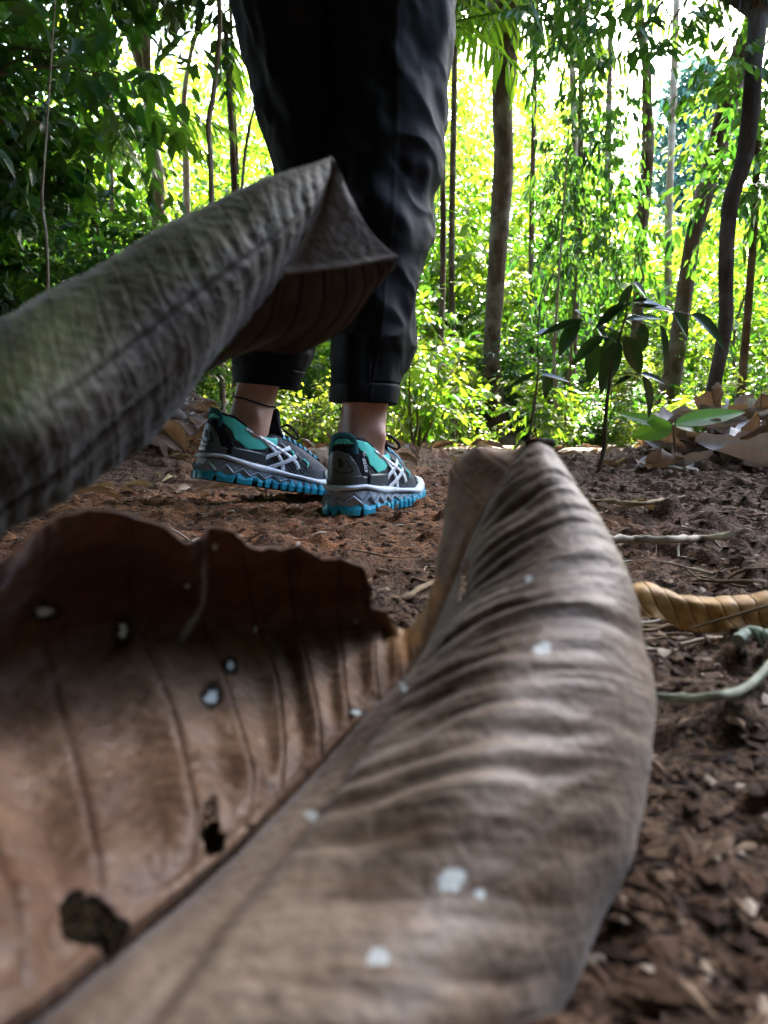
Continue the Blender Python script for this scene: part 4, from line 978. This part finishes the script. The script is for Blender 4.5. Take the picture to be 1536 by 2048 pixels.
# trousers ----------------------------------------------------------------
t = NT('trouser_cloth'); co = t.coord(); n1 = t.noise(1500, 2, .5, co); n2 = t.noise(18, 4, .6, co)
M_CLOTH = t.done(t.bsdf(t.ramp(t.math('ADD', t.math('MULTIPLY', n1, .5), t.math('MULTIPLY', n2, .5)), [(.35, (.0016, .002, .003)), (.65, (.006, .007, .0095))]), .65, .14,
                 t.bump(t.math('ADD', n1, t.math('MULTIPLY', n2, 3)), .35, .0015)))
def leg_tube(sil, seed, hemw):
    """sil: rows (v, left u, right u, depth) read from hem to thigh; the tube is as deep as it is wide"""
    a = np.array(sil, float); n = 260; L = smoothline(a, n)
    cl, cr = P(L[:, 1], L[:, 0], L[:, 3]), P(L[:, 2], L[:, 0], L[:, 3]); c = (cl + cr) / 2; r = np.linalg.norm(cr - cl, axis=1) / 2
    m = 150; th = np.linspace(0, 2 * np.pi, m, endpoint=False)
    X = c[:, None] + r[:, None, None] * (np.cos(th)[None, :, None] * np.array([1, 0, 0]) + np.sin(th)[None, :, None] * np.array([0, 1.0, 0]))
    nrm = unit(np.cos(th)[None, :, None] * np.array([1, 0, 0]) + np.sin(th)[None, :, None] * np.array([0, 1, 0]) + np.zeros((n, 1, 1)))
    q = X.copy(); z = q[..., 2]
    fold = fbm(np.stack([q[..., 0] * 16, q[..., 1] * 16, z * 6], -1), 3, seed)
    diag = np.sin((z * 34 + np.sin(th * 2 + seed)[None] * 1.6 + 2.2 * vnoise(q * 9, seed + 5)) * 1.0) * np.clip(vnoise(q * 7, seed + 9) + .3, 0, 1)
    rg = 1 - np.abs(fbm(np.stack([q[..., 0] * 13 + z * 5, q[..., 1] * 13, z * 11], -1), 3, seed + 30)) * 2.2
    d = .0085 * fold + .0075 * diag + .0045 * np.clip(rg, -.4, 1)
    # hem: turned-up band with a stitch line
    h = z - z[0:1]; d = d * sstep(.0, .06, h) + .0008 * (h < .026) - .0016 * np.exp(-((h - .026) / .0016) ** 2) + .0012 * np.cos(th * 5 + seed)[None] * (1 - sstep(0, .05, h))
    d = d + .0012 * np.exp(-((np.abs(np.angle(np.exp(1j * (th - 4.9)))) * r.mean()) / .0012) ** 2)[None]     # side seam
    X = X + nrm * d[..., None]
    inner = X[0:1] - nrm[0:1] * .003; in2 = inner + [0, 0, .09] - nrm[0:1] * .002
    return np.concatenate([in2, inner + [0, 0, -.001], X])
tr = MB()
SR = [(806, 660, 796, 1.03), (770, 662, 803, 1.03), (720, 665, 815, 1.035), (640, 664, 832, 1.045), (520, 664, 851, 1.06), (400, 660, 872, 1.08), (280, 650, 884, 1.09), (160, 640, 892, 1.09), (0, 632, 914, 1.08), (-200, 625, 945, 1.06)]
SL_ = [(772, 470, 598, 1.17), (740, 468, 607, 1.165), (700, 470, 622, 1.16), (620, 488, 655, 1.155), (520, 515, 690, 1.15), (400, 540, 730, 1.145), (350, 546, 735, 1.14), (250, 520, 735, 1.13), (130, 490, 735, 1.12), (0, 462, 735, 1.10), (-200, 425, 735, 1.08)]
XA, XB = leg_tube(SR, 3, 0), leg_tube(SL_, 8, 0)
def slant(X, k, dz):   # the left hem dips towards the front
    return X
XB[:, :, 2] += (-.10 * (XB[:, :, 0] - XB[0, :, 0].mean())) * (1 - sstep(.0, .15, XB[:, :, 2] - XB[2, :, 2].mean()))
XA[:, :, 2] += (-.04 * (XA[:, :, 0] - XA[0, :, 0].mean())) * (1 - sstep(.0, .15, XA[:, :, 2] - XA[2, :, 2].mean()))
tr.grid(XA, True); tr.grid(XB, True)
# seat and waist, above the frame
ca, cb = XA[-1], XB[-1]; cc = (ca.mean(0) + cb.mean(0)) / 2; hw = (ca[:, 0].max() - cb[:, 0].min()) / 2
th = np.linspace(0, 2 * np.pi, 60, endpoint=False)
tr.grid(np.array([np.stack([cc[0] + k * hw * np.cos(th), cc[1] + .13 * k2 * np.sin(th), np.full(60, z)], -1) for k, k2, z in ((.2, .2, .78), (.75, .8, .79), (1.0, 1.0, .84), (1.02, 1.0, .92), (.9, .9, 1.02), (.88, .85, 1.03), (.84, .8, 1.0))]), True)
o = tr.build('trousers', M_CLOTH, None); o.parent = per; o.location = -Vector(per.location)
o['label'] = 'loose black-navy trousers with turned hems above the ankles'

# ------------------------------------------------------------------ the two big dry leaves
def sheet(ctrl, n, m, edge=None):
    """control net of (u, v, d) -> (n, m, 3) in the same space"""
    S = bisurf(ctrl, n, m)
    if edge:
        k = np.array([e[0] for e in edge], float); q = np.array([e[1:] for e in edge], float)
        s = np.linspace(0, len(ctrl) - 1, n); E = np.stack([np.interp(s, k, q[:, i]) for i in (0, 1)], -1)
        ker = np.exp(-np.linspace(-2, 2, 9) ** 2); ker /= ker.sum()
        E = np.stack([np.convolve(np.pad(E[:, i], 4, 'edge'), ker, 'valid') for i in (0, 1)], -1)
        wgt = np.linspace(0, 1, m) ** 3.5
        S[..., :2] += (E - S[:, -1, :2])[:, None] * wgt[None, :, None]
    return S
def world_of(S): return P(S[..., 0], S[..., 1], S[..., 2])
def gnorm(X):
    return unit(np.cross(np.gradient(X, axis=0), np.gradient(X, axis=1)))
def sheet_mb(mb, X, keep=None):
    a, b = X.shape[:2]; i, j = np.meshgrid(np.arange(a - 1), np.arange(b - 1), indexing='ij')
    f = np.stack([i * b + j, i * b + j + 1, (i + 1) * b + j + 1, (i + 1) * b + j], -1).reshape(-1, 4)
    if keep is not None:
        k = keep.ravel(); f = f[k[f].all(1)]
    mb.add(X.reshape(-1, 3), f)
def spots_of(S, spots, seed=2):
    """spots: (u, v, ru, rv, ring) -> pale amount, dark ring amount per vertex (fungus spots on the leaf)"""
    q = S[..., :2]; pale = np.zeros(S.shape[:2]); ring = np.zeros(S.shape[:2])
    wob = fbm(np.concatenate([q / 9, 0 * q[..., :1]], -1), 4, seed, .6)
    for u, v, ru, rv, rg in spots:
        r = np.sqrt(((q[..., 0] - u) / ru) ** 2 + ((q[..., 1] - v) / rv) ** 2) + .27 * wob
        pale = np.maximum(pale, 1 - sstep(.75, 1.1, r))
        if rg: ring = np.maximum(ring, 1 - sstep(rg * .75, rg * 1.15, r))
    return pale, ring
def solid(o, th=.0005):
    md = o.modifiers.new('thickness', 'SOLIDIFY'); md.thickness = th; md.offset = 0
MID = [(-150,2200,.085),(60,2040,.10),(220,1910,.12),(370,1790,.14),(480,1690,.155),(560,1610,.168),(640,1530,.18),(700,1470,.19),(760,1420,.20),
       (800,1375,.208),(835,1320,.216),(870,1250,.224),(905,1170,.232),(940,1080,.238),(975,1010,.243),(1020,940,.248),(1062,882,.252)]
LH = [[(-250,1950,.085),(-330,1700,.10),(-350,1400,.13),(-300,1180,.115)],
 [(30,1850,.108),(-60,1600,.135),(-110,1350,.16),(-100,1130,.135)],
 [(190,1750,.130),(130,1530,.160),(60,1290,.185),(50,1065,.150)],
 [(380,1640,.152),(330,1430,.185),(250,1240,.205),(235,1025,.165)],
 [(500,1560,.168),(450,1390,.200),(390,1235,.220),(375,1085,.182)],
 [(565,1500,.182),(545,1370,.212),(490,1225,.228),(440,1055,.192)],
 [(635,1440,.193),(610,1330,.218),(580,1220,.232),(560,1100,.204)],
 [(690,1400,.200),(680,1320,.220),(665,1220,.234),(660,1120,.214)],
 [(750,1360,.208),(745,1295,.222),(745,1225,.234),(745,1150,.222)],
 [(795,1330,.214),(790,1300,.222),(785,1270,.229),(778,1240,.230)],
 [(830,1300,.220),(828,1285,.224),(828,1270,.228),(828,1252,.232)],
 [(865,1230,.226),(860,1215,.229),(856,1205,.232),(850,1195,.236)],
 [(900,1150,.234),(890,1140,.238),(880,1125,.242),(872,1120,.246)],
 [(930,1070,.240),(918,1060,.244),(900,1050,.249),(888,1040,.254)],
 [(960,1000,.245),(940,990,.249),(915,975,.255),(895,965,.260)],
 [(1000,930,.250),(970,915,.254),(940,900,.260),(920,905,.266)],
 [(1055,885,.253),(1045,893,.256),(1030,903,.260),(1010,905,.264)]]
LH = [[m] + r for m, r in zip(MID, LH)]
LEDGE = [(0,-300,1180),(1,-100,1130),(1.6,10,1130),(2,62,1058),(2.3,110,1030),(3,235,1024),(3.6,320,1056),(4,372,1086),(4.5,418,1054),(5,470,1058),(5.5,520,1100),(6,562,1102),
         (6.35,595,1088),(6.8,642,1126),(7.2,685,1112),(7.7,732,1136),(8,755,1180),(8.4,742,1212),(8.6,775,1222),(9,782,1256),(9.5,806,1262),(10,830,1252),(10.5,850,1215),(11,868,1165),
         (12,876,1120),(13,890,1030),(14,900,940),(14.6,925,905),(15,950,893),(15.6,1000,900),(16,1040,908)]
RH = [[(300,2350,.085),(700,2400,.09),(1000,2350,.10),(1080,2200,.125),(1060,2150,.15)],
 [(450,2050,.098),(800,2080,.10),(1000,2100,.112),(1108,2060,.135),(1080,2040,.155)],
 [(550,1890,.112),(850,1900,.112),(1060,1930,.125),(1172,1900,.148),(1150,1880,.17)],
 [(640,1740,.128),(900,1730,.125),(1120,1770,.137),(1240,1760,.16),(1215,1740,.185)],
 [(710,1620,.14),(940,1590,.135),(1150,1620,.147),(1274,1640,.168),(1245,1620,.195)],
 [(770,1530,.152),(970,1480,.146),(1170,1500,.157),(1290,1530,.177),(1262,1520,.205)],
 [(830,1440,.166),(1000,1380,.158),(1180,1390,.167),(1302,1430,.186),(1275,1430,.213)],
 [(870,1360,.177),(1020,1300,.17),(1180,1300,.177),(1298,1360,.193),(1270,1360,.22)],
 [(900,1300,.188),(1035,1240,.182),(1170,1230,.187),(1280,1280,.20),(1255,1290,.227)],
 [(920,1245,.198),(1040,1185,.192),(1160,1165,.197),(1266,1190,.208),(1240,1210,.235)],
 [(935,1200,.208),(1045,1140,.202),(1150,1110,.206),(1245,1125,.216),(1222,1150,.24)],
 [(950,1150,.217),(1045,1095,.212),(1140,1060,.215),(1218,1080,.224),(1200,1105,.246)],
 [(965,1095,.226),(1045,1045,.222),(1125,1010,.224),(1192,1035,.232),(1175,1060,.252)],
 [(985,1035,.234),(1045,995,.231),(1110,965,.232),(1160,990,.239),(1150,1015,.256)],
 [(1005,980,.24),(1045,950,.238),(1095,930,.239),(1138,950,.245),(1128,970,.26)],
 [(1035,925,.246),(1060,905,.245),(1088,898,.246),(1112,912,.25),(1108,930,.262)],
 [(1066,882,.251),(1072,883,.251),(1080,885,.252),(1092,893,.254),(1090,900,.26)]]
RH = [[m] + r for m, r in zip(MID, RH)]
HOLES = [(190,1850,50,66,-.5), (420,1650,17,52,.12), (424,1690,26,22,0), (497,1660,8,8,0), (926,1155,5,38,.25)]
def hole_keep(S):
    q = S[..., :2]; k = np.ones(S.shape[:2], bool)
    wob = fbm(np.concatenate([q / 22, 0 * q[..., :1]], -1), 3, 4)
    dist = np.full(S.shape[:2], 9.)
    for u, v, ru, rv, sk in HOLES:
        x = q[..., 0] - u + sk * (q[..., 1] - v); r = np.hypot(x / ru, (q[..., 1] - v) / rv) + .30 * wob
        k &= r > 1; dist = np.minimum(dist, (r - 1) * min(ru, rv) )
    return k, dist
def big_leaf():
    root = empty('big_dry_leaf', P(560, 1610, .168).tolist())
    tag(root, 'huge cupped brown dry leaf with holes, white spots and a wavy rim', 'leaf')
    org = np.array(root.location)
    # left half -----------------------------------------------------------
    n, m = 620, 330
    S = sheet(LH, n, m, LEDGE); X = world_of(S)
    s = np.linspace(0, 16, n)[:, None]; t = np.linspace(0, 1, m)[None]
    keep, hd = hole_keep(S)
    N = gnorm(X); N *= -np.sign(np.median((N * X).sum(-1)))  # towards the lens
    vs = s * 1.0 - .15 * t
    vein = np.exp(-((vs - np.round(vs)) / .045) ** 2)
    qq = np.concatenate([X * 1.0], -1)
    fade = sstep(0, .08, t) * (1 - .4 * t)
    d = .0011 * np.cos(2 * np.pi * vs) * sstep(.02, .3, t) * fade - .0007 * vein * fade
    d = d + .0016 * fbm(qq * 38, 3, 6) * sstep(0, .15, t) + .00030 * fbm(qq * 420, 3, 16)
    d = d - .0012 * np.exp(-(t / .018) ** 2) + .0009 * np.exp(-((t - .05) / .02) ** 2)
    d = d * (1 - .7 * sstep(9, 11, s))
    X = X + N * d[..., None]
    SP = [(85,1218,19,9,2.4),(243,1264,8,17,2.6),(460,1334,8,10,2.3),(423,1392,13,14,1.9),(428,1092,6,5,0),(374,1165,4,5,2.5),(711,1429,10,5,2.0),
          (510,1260,2,8,0),(712,1240,3,6,0),(478,1765,12,8,0)]
    pale, ring = spots_of(S, SP)
    streak = np.exp(-((S[..., 0] - (392 - (S[..., 1] - 1180) * .22 - 10 * np.sin(S[..., 1] / 40))) / (5 + 4 * sstep(1180, 1260, S[..., 1]))) ** 2) * sstep(1090, 1130, S[..., 1]) * (1 - sstep(1250, 1300, S[..., 1]))
    p2 = X * 1.0
    blot = fbm(p2 * 30, 4, 44); fine = fbm(p2 * 120, 3, 47)
    c = np.ones(S.shape[:2] + (3,)) * 1.0
    def dark(f, col):
        nonlocal c; f = np.clip(f, 0, 1)[..., None]; c = c * (1 - f) + c * np.array(col) * f
    dark(sstep(-.1, .8, blot) * .65, (.60, .48, .40)); dark(sstep(.1, .8, fine) * .4, (.6, .5, .45))
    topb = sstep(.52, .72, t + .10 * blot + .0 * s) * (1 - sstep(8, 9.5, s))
    dark(topb * .9, (.42, .27, .17))  # shade on the upper wall, put into the leaf colour
    dark(vein * sstep(.02, .1, t) * .55 * (1 - sstep(9, 10.5, s)), (.35, .26, .2))
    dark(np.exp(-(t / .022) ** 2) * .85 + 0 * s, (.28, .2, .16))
    dark(ring, (.10, .06, .04)); dark(np.exp(-np.maximum(hd, 0) / 9) * .7, (.4, .3, .22))
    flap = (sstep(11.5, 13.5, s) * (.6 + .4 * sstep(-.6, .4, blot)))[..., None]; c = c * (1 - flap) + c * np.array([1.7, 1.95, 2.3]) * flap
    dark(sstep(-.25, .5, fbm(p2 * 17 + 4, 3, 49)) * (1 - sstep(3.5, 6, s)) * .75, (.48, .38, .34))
    yel = sstep(8.3, 9.6, s) * (1 - sstep(10.8, 12.2, s)) * sstep(.0, .4, t)  # translucent yellow glow at the inner fold, painted as paler colour
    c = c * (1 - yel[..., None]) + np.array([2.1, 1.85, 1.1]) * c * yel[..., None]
    mb = MB(); sheet_mb(mb, X - org, keep)
    used = None
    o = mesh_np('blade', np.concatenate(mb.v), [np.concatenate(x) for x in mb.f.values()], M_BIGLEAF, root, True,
                {'stain_light': ('POINT', c.reshape(-1, 3)), 'spot': ('POINT', np.clip(np.maximum(pale, streak * .45), 0, 1).ravel())})
    solid(o)
    # right half ----------------------------------------------------------
    n, m = 700, 380
    S = sheet(RH, n, m); X = world_of(S); s = np.linspace(0, 16, n)[:, None]; t = np.linspace(0, 1, m)[None]
    keep, hd = hole_keep(S)
    N = gnorm(X); N *= -np.sign(np.median((N * X).sum(-1)))
    wob = .55 * fbm(np.concatenate([X[..., :1] * 20, X[..., 1:] * 34], -1), 3, 61)
    ph = s * (1.5 + .2 * sstep(5, 12, s)) + wob * 1.3 - .5 * t
    env = sstep(.05, .3, t) * (1 - .9 * sstep(.5, .8, t)) * (.35 + .65 * sstep(3.0, 5.5, s)) * (1 - .8 * sstep(13, 15.5, s))
    env = env * (.55 + .6 * sstep(-.5, .6, fbm(X * 26, 2, 70)))
    rip = np.cos(2 * np.pi * ph)
    ani = fbm(np.stack([s * 2.6 - .8 * t, t * 2.4 + 0 * s, 0 * s * t], -1), 3, 74)
    d = .0005 * rip * env * (.3 + 1.1 * sstep(-.5, .6, fbm(X * 18 + 7, 2, 72))) + .0008 * ani * sstep(.04, .25, t) * (1 - .85 * sstep(.6, .85, t)) * (.5 + .5 * sstep(3, 6, s)) + .0014 * fbm(X * 34, 2, 62) * sstep(0, .15, t) + .00014 * fbm(X * 500, 2, 63)
    d = d - .0012 * np.exp(-(t / .015) ** 2) + .0012 * np.exp(-((t - .055) / .028) ** 2) * (1 - sstep(8, 10, s)) - .0009 * np.exp(-((t - .12) / .015) ** 2) * (1 - sstep(8, 10, s))
    d = d * (1 - .5 * sstep(14, 16, s))
    X = X + N * d[..., None]
    SP = [(1085,1296,17,13,0),(907,1757,30,22,0),(621,1628,12,9,0),(755,1918,22,19,0),(1056,1155,8,7,0),(812,1380,5,8,1.8),(1188,2004,7,5,0),(960,1790,10,12,0)]
    pale, ring = spots_of(S, SP, 9)
    blot = fbm(X * 26, 4, 84); fine = fbm(X * 130, 3, 87)
    c = np.ones(S.shape[:2] + (3,)) * np.array([.92, 1.12, 1.36])
    dark(sstep(-.1, .8, blot) * .55, (.62, .55, .48)); dark(sstep(.1, .8, fine) * .35, (.65, .58, .52))
    dark(np.exp(-(t / .018) ** 2) * .8 * (1 - sstep(14, 16, s)), (.3, .22, .18)); dark(np.exp(-((t - .12) / .012) ** 2) * .6 * (1 - sstep(8, 10, s)), (.35, .28, .22))
    dark(np.clip(-rip, 0, 1) ** 1.5 * env * .4, (.42, .34, .27)); dark(sstep(.0, .7, -ani) * sstep(.05, .2, t) * (1 - sstep(.6, .8, t)) * .85, (.38, .30, .23)); dark(sstep(.0, .9, fbm(X * 15 + 2, 3, 88)) * (1 - sstep(.5, .7, t)) * .7, (.5, .42, .34))  # shadows of the ripple hollows and middle lobe, painted brown
    sh = (sstep(.42, .72, t + .12 * blot) * sstep(3.5, 6.5, s))[..., None] * .9          # bluish-white skylight on the outer flank, painted into the colour
    c = c * (1 - sh) + c * np.array([1.45, 1.5, 1.6]) * sh
    dark(ring, (.2, .14, .1))
    mb = MB(); sheet_mb(mb, X - org, keep)
    o = mesh_np('blade', np.concatenate(mb.v), [np.concatenate(x) for x in mb.f.values()], M_BIGLEAF, root, True,
                {'stain_light': ('POINT', c.reshape(-1, 3)), 'spot': ('POINT', (pale * .85).ravel())})
    solid(o)
    # broken end of the leaf stalk
    st = P([1050, 1062, 1080, 1098, 1112], [893, 882, 884, 887, 884], [.252, .2515, .251, .252, .253])
    L = smoothline(st, 14); th = 4.2 / F * .25
    MB().tube(L - org, th * np.array([.5, 1.3, 1.5, 1.5, 1.5, 1.5, 1.6, 1.7, 1.9, 2.2, 2.3, 2.2, 1.6, .7]), 10).build('stalk', simple('dark_stalk', (.03, .02, .014), .8, .2), root)
    return root
big_leaf()

def rolled_leaf():
    root = empty('rolled_dry_leaf', P(450, 600, .20).tolist()); org = np.array(root.location)
    tag(root, 'grey dry leaf rolled into a tube, its folded pointed tip before the trousers', 'leaf')
    C = [[(-150,760,.20),(-150,715,.165),(-140,900,.14),(-130,1050,.145),(-120,1180,.17),(-110,1200,.2)],
     [(0,700,.21),(0,650,.175),(20,820,.15),(30,960,.155),(0,1062,.18),(-10,1080,.205)],
     [(100,640,.22),(105,588,.185),(130,740,.162),(150,880,.165),(110,1003,.19),(85,1010,.215)],
     [(200,585,.228),(205,531,.195),(240,660,.174),(262,790,.177),(243,918,.20),(215,925,.222)],
     [(320,510,.235),(325,456,.205),(352,570,.186),(375,700,.19),(342,828,.21),(318,835,.23)],
     [(430,455,.243),(435,406,.214),(452,500,.197),(462,610,.20),(432,713,.22),(415,716,.235)],
     [(540,400,.25),(545,353,.223),(545,440,.209),(540,530,.212),(512,613,.228),(500,618,.24)],
     [(605,375,.255),(610,331,.23),(605,400,.219),(600,450,.221),(572,533,.234),(562,540,.24)],
     [(658,335,.25),(662,314,.238),(660,335,.233),(655,360,.233),(642,398,.238),(636,400,.24)]]
    n, m = 560, 330; S = sheet(C, n, m); X = world_of(S); s = np.linspace(0, 8, n)[:, None]; t = np.linspace(0, 1, m)[None]
    N = gnorm(X); N *= -np.sign(np.median((N * X).sum(-1)))
    ph = s * 2.5 - 2.6 * t + .45 * fbm(X * 15, 2, 31)
    rip = np.cos(2 * np.pi * ph); env = (.05 + .95 * sstep(.2, .55, t)) * (1 - .3 * sstep(.8, 1, t)) * sstep(8.0, 7.2, s) * (.5 + .6 * sstep(-.5, .5, fbm(X * 30, 2, 36)))
    # two long creases that follow the roll
    cr = np.exp(-((t - (.44 + .006 * s)) / .010) ** 2) * sstep(.8, 2, s) + np.exp(-((t - .70 + .02 * s) / .014) ** 2) * (1 - sstep(3.0, 4.2, s)) * 1.3
    env = env * (1 - .9 * np.exp(-((t - (.44 + .006 * s)) / .04) ** 2)); fv = np.exp(-((ph - np.round(ph)) / .05) ** 2) * (.4 + .6 * sstep(.1, .4, t)) * sstep(8, 7.2, s)
    d = .0008 * rip * env * (.3 + sstep(-.5, .6, fbm(X * 16 + 3, 2, 39))) + .0007 * fbm(X * 45, 3, 32) + .0002 * fbm(X * 480, 3, 33) - .0007 * cr - .0002 * fv
    X = X + N * d[..., None]
    c = np.ones(S.shape[:2] + (3,)) * np.array([.74, .75, .76])
    def dark(c, f, col): f = np.clip(f, 0, 1)[..., None]; return c * (1 - f) + c * np.array(col) * f
    blot = fbm(X * 28, 4, 91)
    c = dark(c, sstep(0, .8, blot) * .5, (.6, .55, .5)); c = dark(c, sstep(.62, .85, t + .1 * blot) * (1 - sstep(3.6, 5.6, s)) * .95, (.18, .15, .13)); c = dark(c, cr * .8, (.25, .2, .18)); c = dark(c, fv * .4, (.4, .35, .3)); c = dark(c, np.clip(-rip, 0, 1) ** 2 * env * .25, (.5, .45, .42))  # blotches and veins, plus painted shade at lower left and in ripple hollows
    green_top = (1 - sstep(.30, .52, t + .15 * blot)) * (1 - .6 * sstep(4, 6.5, s))   # greener along the upper side, weaker towards the tip
    c = dark(c, green_top * .9, (1.35, 1.75, .75))
    mb = MB(); sheet_mb(mb, X - org)
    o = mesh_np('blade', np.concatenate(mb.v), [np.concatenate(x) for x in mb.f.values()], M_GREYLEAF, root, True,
                {'stain_light': ('POINT', c.reshape(-1, 3)), 'spot': ('POINT', np.zeros(n * m))}); solid(o)
    # folded tip: flat triangle and ribbed underside ------------------------
    C = [[(664,314,.239),(640,398,.2385),(603,475,.236),(556,550,.234)],
         [(668,322,.238),(664,400,.238),(648,475,.238),(628,543,.237)],
         [(676,336,.238),(690,400,.240),(694,468,.2415),(704,533,.2415)],
         [(684,352,.239),(708,410,.243),(744,470,.246),(792,518,.2475)]]
    n2 = 140; S = bisurf(C, n2, n2); X = world_of(S); N = gnorm(X); N *= -np.sign(np.median((N * X).sum(-1)))
    a = np.linspace(0, 1, n2); A, B = np.meshgrid(a, a, indexing='ij')
    X = X + N * (.0004 * fbm(X * 70, 4, 51) + .00014 * fbm(X * 500, 2, 52) + .0012 * np.exp(-((A - .02) / .05) ** 2) + .0009 * np.exp(-((B - 1) / .05) ** 2))[..., None]
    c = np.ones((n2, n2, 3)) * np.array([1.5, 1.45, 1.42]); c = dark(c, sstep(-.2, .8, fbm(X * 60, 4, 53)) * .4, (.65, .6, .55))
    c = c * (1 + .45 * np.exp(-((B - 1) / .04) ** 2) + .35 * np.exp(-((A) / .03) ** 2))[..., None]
    mb = MB(); sheet_mb(mb, X - org)
    o = mesh_np('folded_tip', np.concatenate(mb.v), [np.concatenate(x) for x in mb.f.values()], M_GREYLEAF, root, True, {'stain_light': ('POINT', c.reshape(-1, 3)), 'spot': ('POINT', np.zeros(n2 * n2))}); solid(o)
    C = [[(556,550,.2335),(520,605,.2355),(475,665,.238),(405,745,.242)],
         [(628,543,.2365),(600,615,.240),(560,668,.247),(500,702,.256)],
         [(704,533,.2410),(690,590,.244),(660,640,.251),(600,706,.262)],
         [(760,523,.2455),(752,560,.248),(728,600,.254),(690,655,.262)],
         [(792,518,.2475),(790,525,.248),(782,537,.250),(765,556,.253)]]
    n3, m3 = 260, 150; S = bisurf(C, n3, m3); X = world_of(S); N = gnorm(X); N *= -np.sign(np.median((N * X).sum(-1)))
    A = np.linspace(0, 1, n3)[:, None]; B = np.linspace(0, 1, m3)[None]
    ph = (A ** 1.1) * 7.2 - .75 * np.sin(B * 2.2) + .12 * fbm(X * 40, 2, 57); v = np.exp(-((ph - np.round(ph)) / .045) ** 2) * (1 - .3 * B) * sstep(0, .02, B)
    X = X + N * (.0003 * np.cos(2 * np.pi * ph + 3.14) * sstep(0, .2, B) * (1 - B) + .0008 * fbm(X * 45, 3, 58) + .0006 * v)[..., None]
    c = np.ones((n3, m3, 3)) * np.array([.74, .66, .63]); c = dark(c, sstep(-.2, .8, fbm(X * 50, 4, 59)) * .5, (.55, .45, .4)); c = dark(c, v * .9, (.15, .11, .1))
    mb = MB(); sheet_mb(mb, X - org)
    o = mesh_np('ribbed_underside', np.concatenate(mb.v), [np.concatenate(x) for x in mb.f.values()], M_GREYLEAF, root, True, {'stain_light': ('POINT', c.reshape(-1, 3)), 'spot': ('POINT', np.zeros(n3 * m3))}); solid(o)
rolled_leaf()

# ochre curled leaf on the right
def ochre_leaf():
    C = [[(1225,1180,.612),(1228,1190,.60),(1235,1215,.598),(1240,1232,.597)],
         [(1300,1173,.612),(1303,1184,.598),(1307,1215,.594),(1318,1238,.591)],
         [(1390,1190,.607),(1392,1202,.592),(1394,1232,.588),(1392,1262,.583)],
         [(1470,1196,.604),(1470,1208,.588),(1470,1238,.584),(1478,1262,.580)],
         [(1560,1182,.60),(1560,1198,.585),(1556,1246,.576),(1550,1285,.572)],
         [(1680,1185,.60),(1680,1200,.58),(1680,1240,.57),(1680,1270,.565)]]
    org = P(1400, 1220, .6); n, m = 240, 90; S = bisurf(C, n, m); S[..., 2] *= .665; X = world_of(S); N = gnorm(X); N *= -np.sign(np.median((N * X).sum(-1)))
    a = np.linspace(0, 1, n)[:, None]; b = np.linspace(0, 1, m)[None]; X = X + N * ((.005 * fbm(np.stack([a * 7 + 0 * b, 0 * a * b, 0 * a * b], -1), 2, 3) * (b ** 2 + .5 * (1 - b) ** 3)) - .004 * (b > .55) * (b - .55))[..., None]; ph = a * 12 - 1.1 * b + .2 * fbm(X * 20, 2, 8); v = np.exp(-((ph - np.round(ph)) / .05) ** 2)
    X = X + N * (.0001 * np.cos(2 * np.pi * ph) * -1 + .0016 * fbm(X * 32, 3, 5) - .0005 * v)[..., None]
    c = np.ones((n, m, 3)) * (1 - .45 * v[..., None] * np.array([1, 1, 1])) * np.array([2.3, 2.1, 1.15])
    mb = MB(); sheet_mb(mb, X - org)
    o = mesh_np('dry_leaf', np.concatenate(mb.v), [np.concatenate(x) for x in mb.f.values()], M_BIGLEAF, None, True, {'stain_light': ('POINT', c.reshape(-1, 3)), 'spot': ('POINT', np.zeros(n * m))})
    o.location = org.tolist(); solid(o)
    L = P([1380, 1440, 1500, 1560, 1640], [1256, 1240, 1222, 1205, 1190], np.array([.582, .580, .574, .571, .57]) * .665); MB().tube(smoothline(L - org, 20), np.linspace(.0005, .0012, 20), 7).build('midrib', M_TWIG, o)
    tag(o, 'ribbed ochre curled leaf lying at the right behind the big brown leaf', 'leaf')
ochre_leaf()
